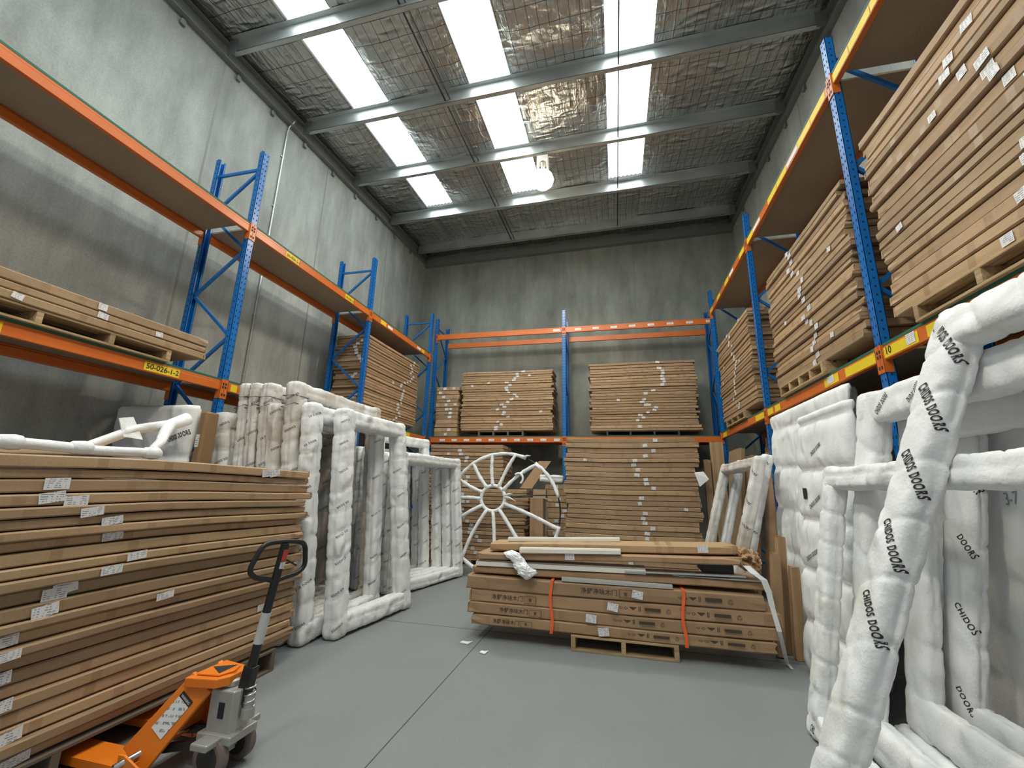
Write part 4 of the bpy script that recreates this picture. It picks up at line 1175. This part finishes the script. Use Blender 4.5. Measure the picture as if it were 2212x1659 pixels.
# ------------------------------------------------------------------ pallet jack
JX, JY = -2.30, 2.47
t_ = thing('pallet_jack', 'orange hand pallet jack parked under the front left carton stack', 'pallet jack', (JX, JY, 0))
for y in (JY-.20, JY+.20):      # forks run under the stack
    mb = MB(); mb.box(-3.72, -2.55, y-.08, y+.08, .085, .09); mb.box(-3.72, -2.55, y-.08, y-.074, .045, .085); mb.box(-3.72, -2.55, y+.074, y+.08, .045, .085)
    mb.box(-2.56, -2.545, y-.08, y+.08, .045, .09); mb.build('fork', M['jackorange'], t_, bevel=.003)
    mb = MB(); mb.lathe((-3.5, y-.035, .04), (0, 1, 0), [(0, .036), (.004, .04), (.066, .04), (.07, .036)], 18); mb.build('load_roller', M['tyre'], t_, smooth=False)
# body: heel plate, slanted cheeks, head cap
mb = MB(); yc = JY
for sg in (-1, 1):
    A_, B_ = V((-2.585, yc+sg*.215, .085)), V((-2.335, yc+sg*.095, .455)); d_ = (B_-A_).normalized()
    n_ = V((.35, sg*.8, .42)); n_ = (n_-d_*n_.dot(d_)).normalized(); w_ = d_.cross(n_).normalized()
    mb.hexa([A_-w_*.095, A_+w_*.095, A_+w_*.095-n_*.03, A_-w_*.095-n_*.03, B_-w_*.08, B_+w_*.08, B_+w_*.08-n_*.03, B_-w_*.08-n_*.03])
    if sg < 0: PL = (A_, B_, n_, w_)
mb.prism([(-2.58, yc-.2, .09), (-2.58, yc+.2, .09), (-2.42, yc+.12, .41), (-2.42, yc-.12, .41)], (.012, 0, -.006))
mb.build('body', M['jackorange'], t_, bevel=.006)
mb = MB(); mb.prism([(-2.41, yc-.14, .435), (-2.22, yc-.11, .435), (-2.18, yc-.05, .435), (-2.18, yc+.05, .435), (-2.22, yc+.11, .435), (-2.41, yc+.14, .435)], (-.0, 0, .05))
mb.prism([(-2.375, yc-.10, .4851), (-2.235, yc-.08, .4851), (-2.205, yc, .4851), (-2.235, yc+.08, .4851), (-2.375, yc+.10, .4851)], (-.0, 0, .012))
mb.build('head', M['jackorange'], t_, bevel=.012)
mb = MB(); mb.prism([(-2.36, yc, .498), (-2.25, yc-.065, .498), (-2.25, yc+.065, .498)], (0, 0, .0012)); mb.build('triangle_decal', M['ink'], t_)
# long warning decal on the near slanted channel
def dp(f, w, lift=.003): return PL[0].lerp(PL[1], f)+PL[3]*w+PL[2]*lift
SG = 1 if PL[3].x > 0 else -1
mb = MB(); mb.quad(dp(.34, -.045*SG), dp(.34, .045*SG), dp(.74, .045*SG), dp(.74, -.045*SG)); mb.build('warning_decal', M['label'], t_)
mb = MB(); mb.quad(dp(.742, -.045*SG), dp(.742, .045*SG), dp(.81, .045*SG), dp(.81, -.045*SG)); o = mb.build('warning_heading', M['ink'], t_)
add_text(o, 'WARNING', dp(.756, -.036*SG, .0045), PL[3]*SG, PL[1]-PL[0], M['paper'], name='heading_lettering', width=.072, height=.014)
mb = MB(); mb.tube([(-2.56, JY-.33, .12), (-2.56, JY+.33, .12)], .014, 12); mb.build('axle_pin', M['chrome'], t_, smooth=True)
for sg in (-1, 1):
    mb = MB(); mb.prism([(-2.60, JY+sg*.285, .05), (-2.44, JY+sg*.285, .05), (-2.44, JY+sg*.285, .10), (-2.56, JY+sg*.285, .15), (-2.60, JY+sg*.285, .15)], (0, .012, 0)); mb.build('side_plate', M['jackorange'], t_, bevel=.002)
# push rods and far foot
mb = MB(); mb.bar((-2.62, JY-.12, .085), (-2.30, JY-.09, .15), .03, .04); mb.bar((-2.62, JY+.12, .085), (-2.30, JY+.09, .15), .03, .04); mb.build('push_rod', M['black'], t_)
# hydraulic unit
HX = -2.185
mb = MB(); mb.prism([(HX-.09, JY-.075, .20), (HX+.07, JY-.075, .20), (HX+.085, JY-.04, .20), (HX+.085, JY+.04, .20), (HX+.07, JY+.075, .20), (HX-.09, JY+.075, .20)], (0, 0, .22))
mb.lathe((HX-.03, JY, .42), (0, 0, 1), [(0, .05), (.03, .05), (.035, .035), (.065, .035)], 20)
mb.prism([(HX-.12, JY-.10, .165), (HX+.11, JY-.10, .165), (HX+.11, JY+.10, .165), (HX-.12, JY+.10, .165)], (0, 0, .045))
mb.prism([(HX-.06, JY-.19, .17), (HX+.05, JY-.19, .17), (HX+.05, JY+.19, .17), (HX-.06, JY+.19, .17)], (0, 0, .035))
mb.build('hydraulic_pump', M['cast'], t_, bevel=.01)
mb = MB(); mb.prism([(HX-.02, JY-.0765, .28), (HX+.02, JY-.0765, .28), (HX+.02, JY-.0765, .36), (HX-.02, JY-.0765, .36)], (0, -.001, 0)); mb.build('pump_slot', M['hole'], t_)
mb = MB(); mb.lathe((HX+.115, JY-.0, .27), (0, 0, 1), [(0, .036), (.05, .036), (.05, .028), (.12, .028)], 20)
mb.build('pump_barrel', M['cast'], t_, smooth=False)
mb = MB(); mb.tube([(HX+.115+.030*math.cos(a*.6), JY+.030*math.sin(a*.6), .325+.0035*a) for a in range(0, 34)], .005, 6); mb.build('spring', M['chrome'], t_, smooth=True)
# steering wheels
for y in (JY-.095, JY+.095):
    mb = MB(); mb.lathe((HX, y-.028, .102), (0, 1, 0), [(0, .082), (.007, .100), (.049, .100), (.056, .082)], 32); w_ = mb.build('steering_wheel', M['tyre'], t_)
    mb = MB(); mb.lathe((HX, y-.030, .102), (0, 1, 0), [(0, .066), (.060, .066)], 28); mb.build('wheel_hub', M['rubber'], w_)
mb = MB(); mb.tube([(HX, JY-.12, .102), (HX, JY+.12, .102)], .014, 12); mb.box(HX-.03, HX+.03, JY-.035, JY+.035, .09, .17); mb.build('wheel_axle', M['cast'], t_)
# handle: stem, silver sleeve, loop grip
h0 = V((HX+.065, JY, .34)); h1 = V((HX+.185, JY+.03, 1.215)); hd = (h1-h0)
mb = MB(); mb.bar(h0+hd*.0, h0+hd*.22, .07, .055); mb.tube([h0+hd*.18, h0+hd*.36], .026, 14); mb.build('lower_stem', M['black'], t_, bevel=.006)
mb = MB(); mb.tube([h0+hd*.355, h0+hd*.55], .0275, 16); mb.build('decal_sleeve', M['silver'], t_, smooth=False)
mb = MB(); mb.tube([h0+hd*.545, h0+hd*.80, h0+hd*1.0], .025, 14); mb.build('upper_stem', M['black'], t_)
gu = hd.normalized(); gs = V((.25, 1, 0)).normalized(); gs = (gs-gu*gs.dot(gu)).normalized()
gpts = []
for (s_, u_) in ((-.06, .77), (-.14, .79), (-.185, .84), (-.17, .92), (-.15, .98), (-.11, 1.01), (0, 1.02), (.11, 1.01), (.15, .98), (.17, .92), (.185, .84), (.14, .79), (.06, .77), (0, .755)):
    gpts.append(h0+hd*u_+gs*s_)
sm = []
for i in range(len(gpts)):
    p0, p1, p2, p3 = gpts[i-1], gpts[i], gpts[(i+1) % len(gpts)], gpts[(i+2) % len(gpts)]
    for f in (0, .33, .66):
        sm.append(.5*((2*p1)+(p2-p0)*f+(2*p0-5*p1+4*p2-p3)*f*f+(3*p1-p0-3*p2+p3)*f**3))
mb = MB(); mb.tube(sm, .0155, 12, closed=True); mb.build('loop_grip', M['black'], t_, smooth=True)
mb = MB(); mb.bar(h0+hd*.90+gs*.02, h0+hd*.85+gs*.10+V((.02, -.0, 0)), .016, .01); mb.build('release_lever', M['black'], t_)
fw_ = gu.cross(gs).normalized()
if fw_.y > 0: fw_ = -fw_
def hp(s_, u_, l_=.0265): return h0+hd*u_+gs*s_+fw_*l_
for (u0, u1, mt, nm) in ((.89, .97, 'red', 'red_decal'), (.84, .885, 'label', 'white_decal')):
    mb = MB(); mb.quad(hp(-.017, u0), hp(.017, u0), hp(.017, u1), hp(-.017, u1)); mb.build(nm, M[mt], t_)

t_.location.x -= .055; t_.location.y -= .035
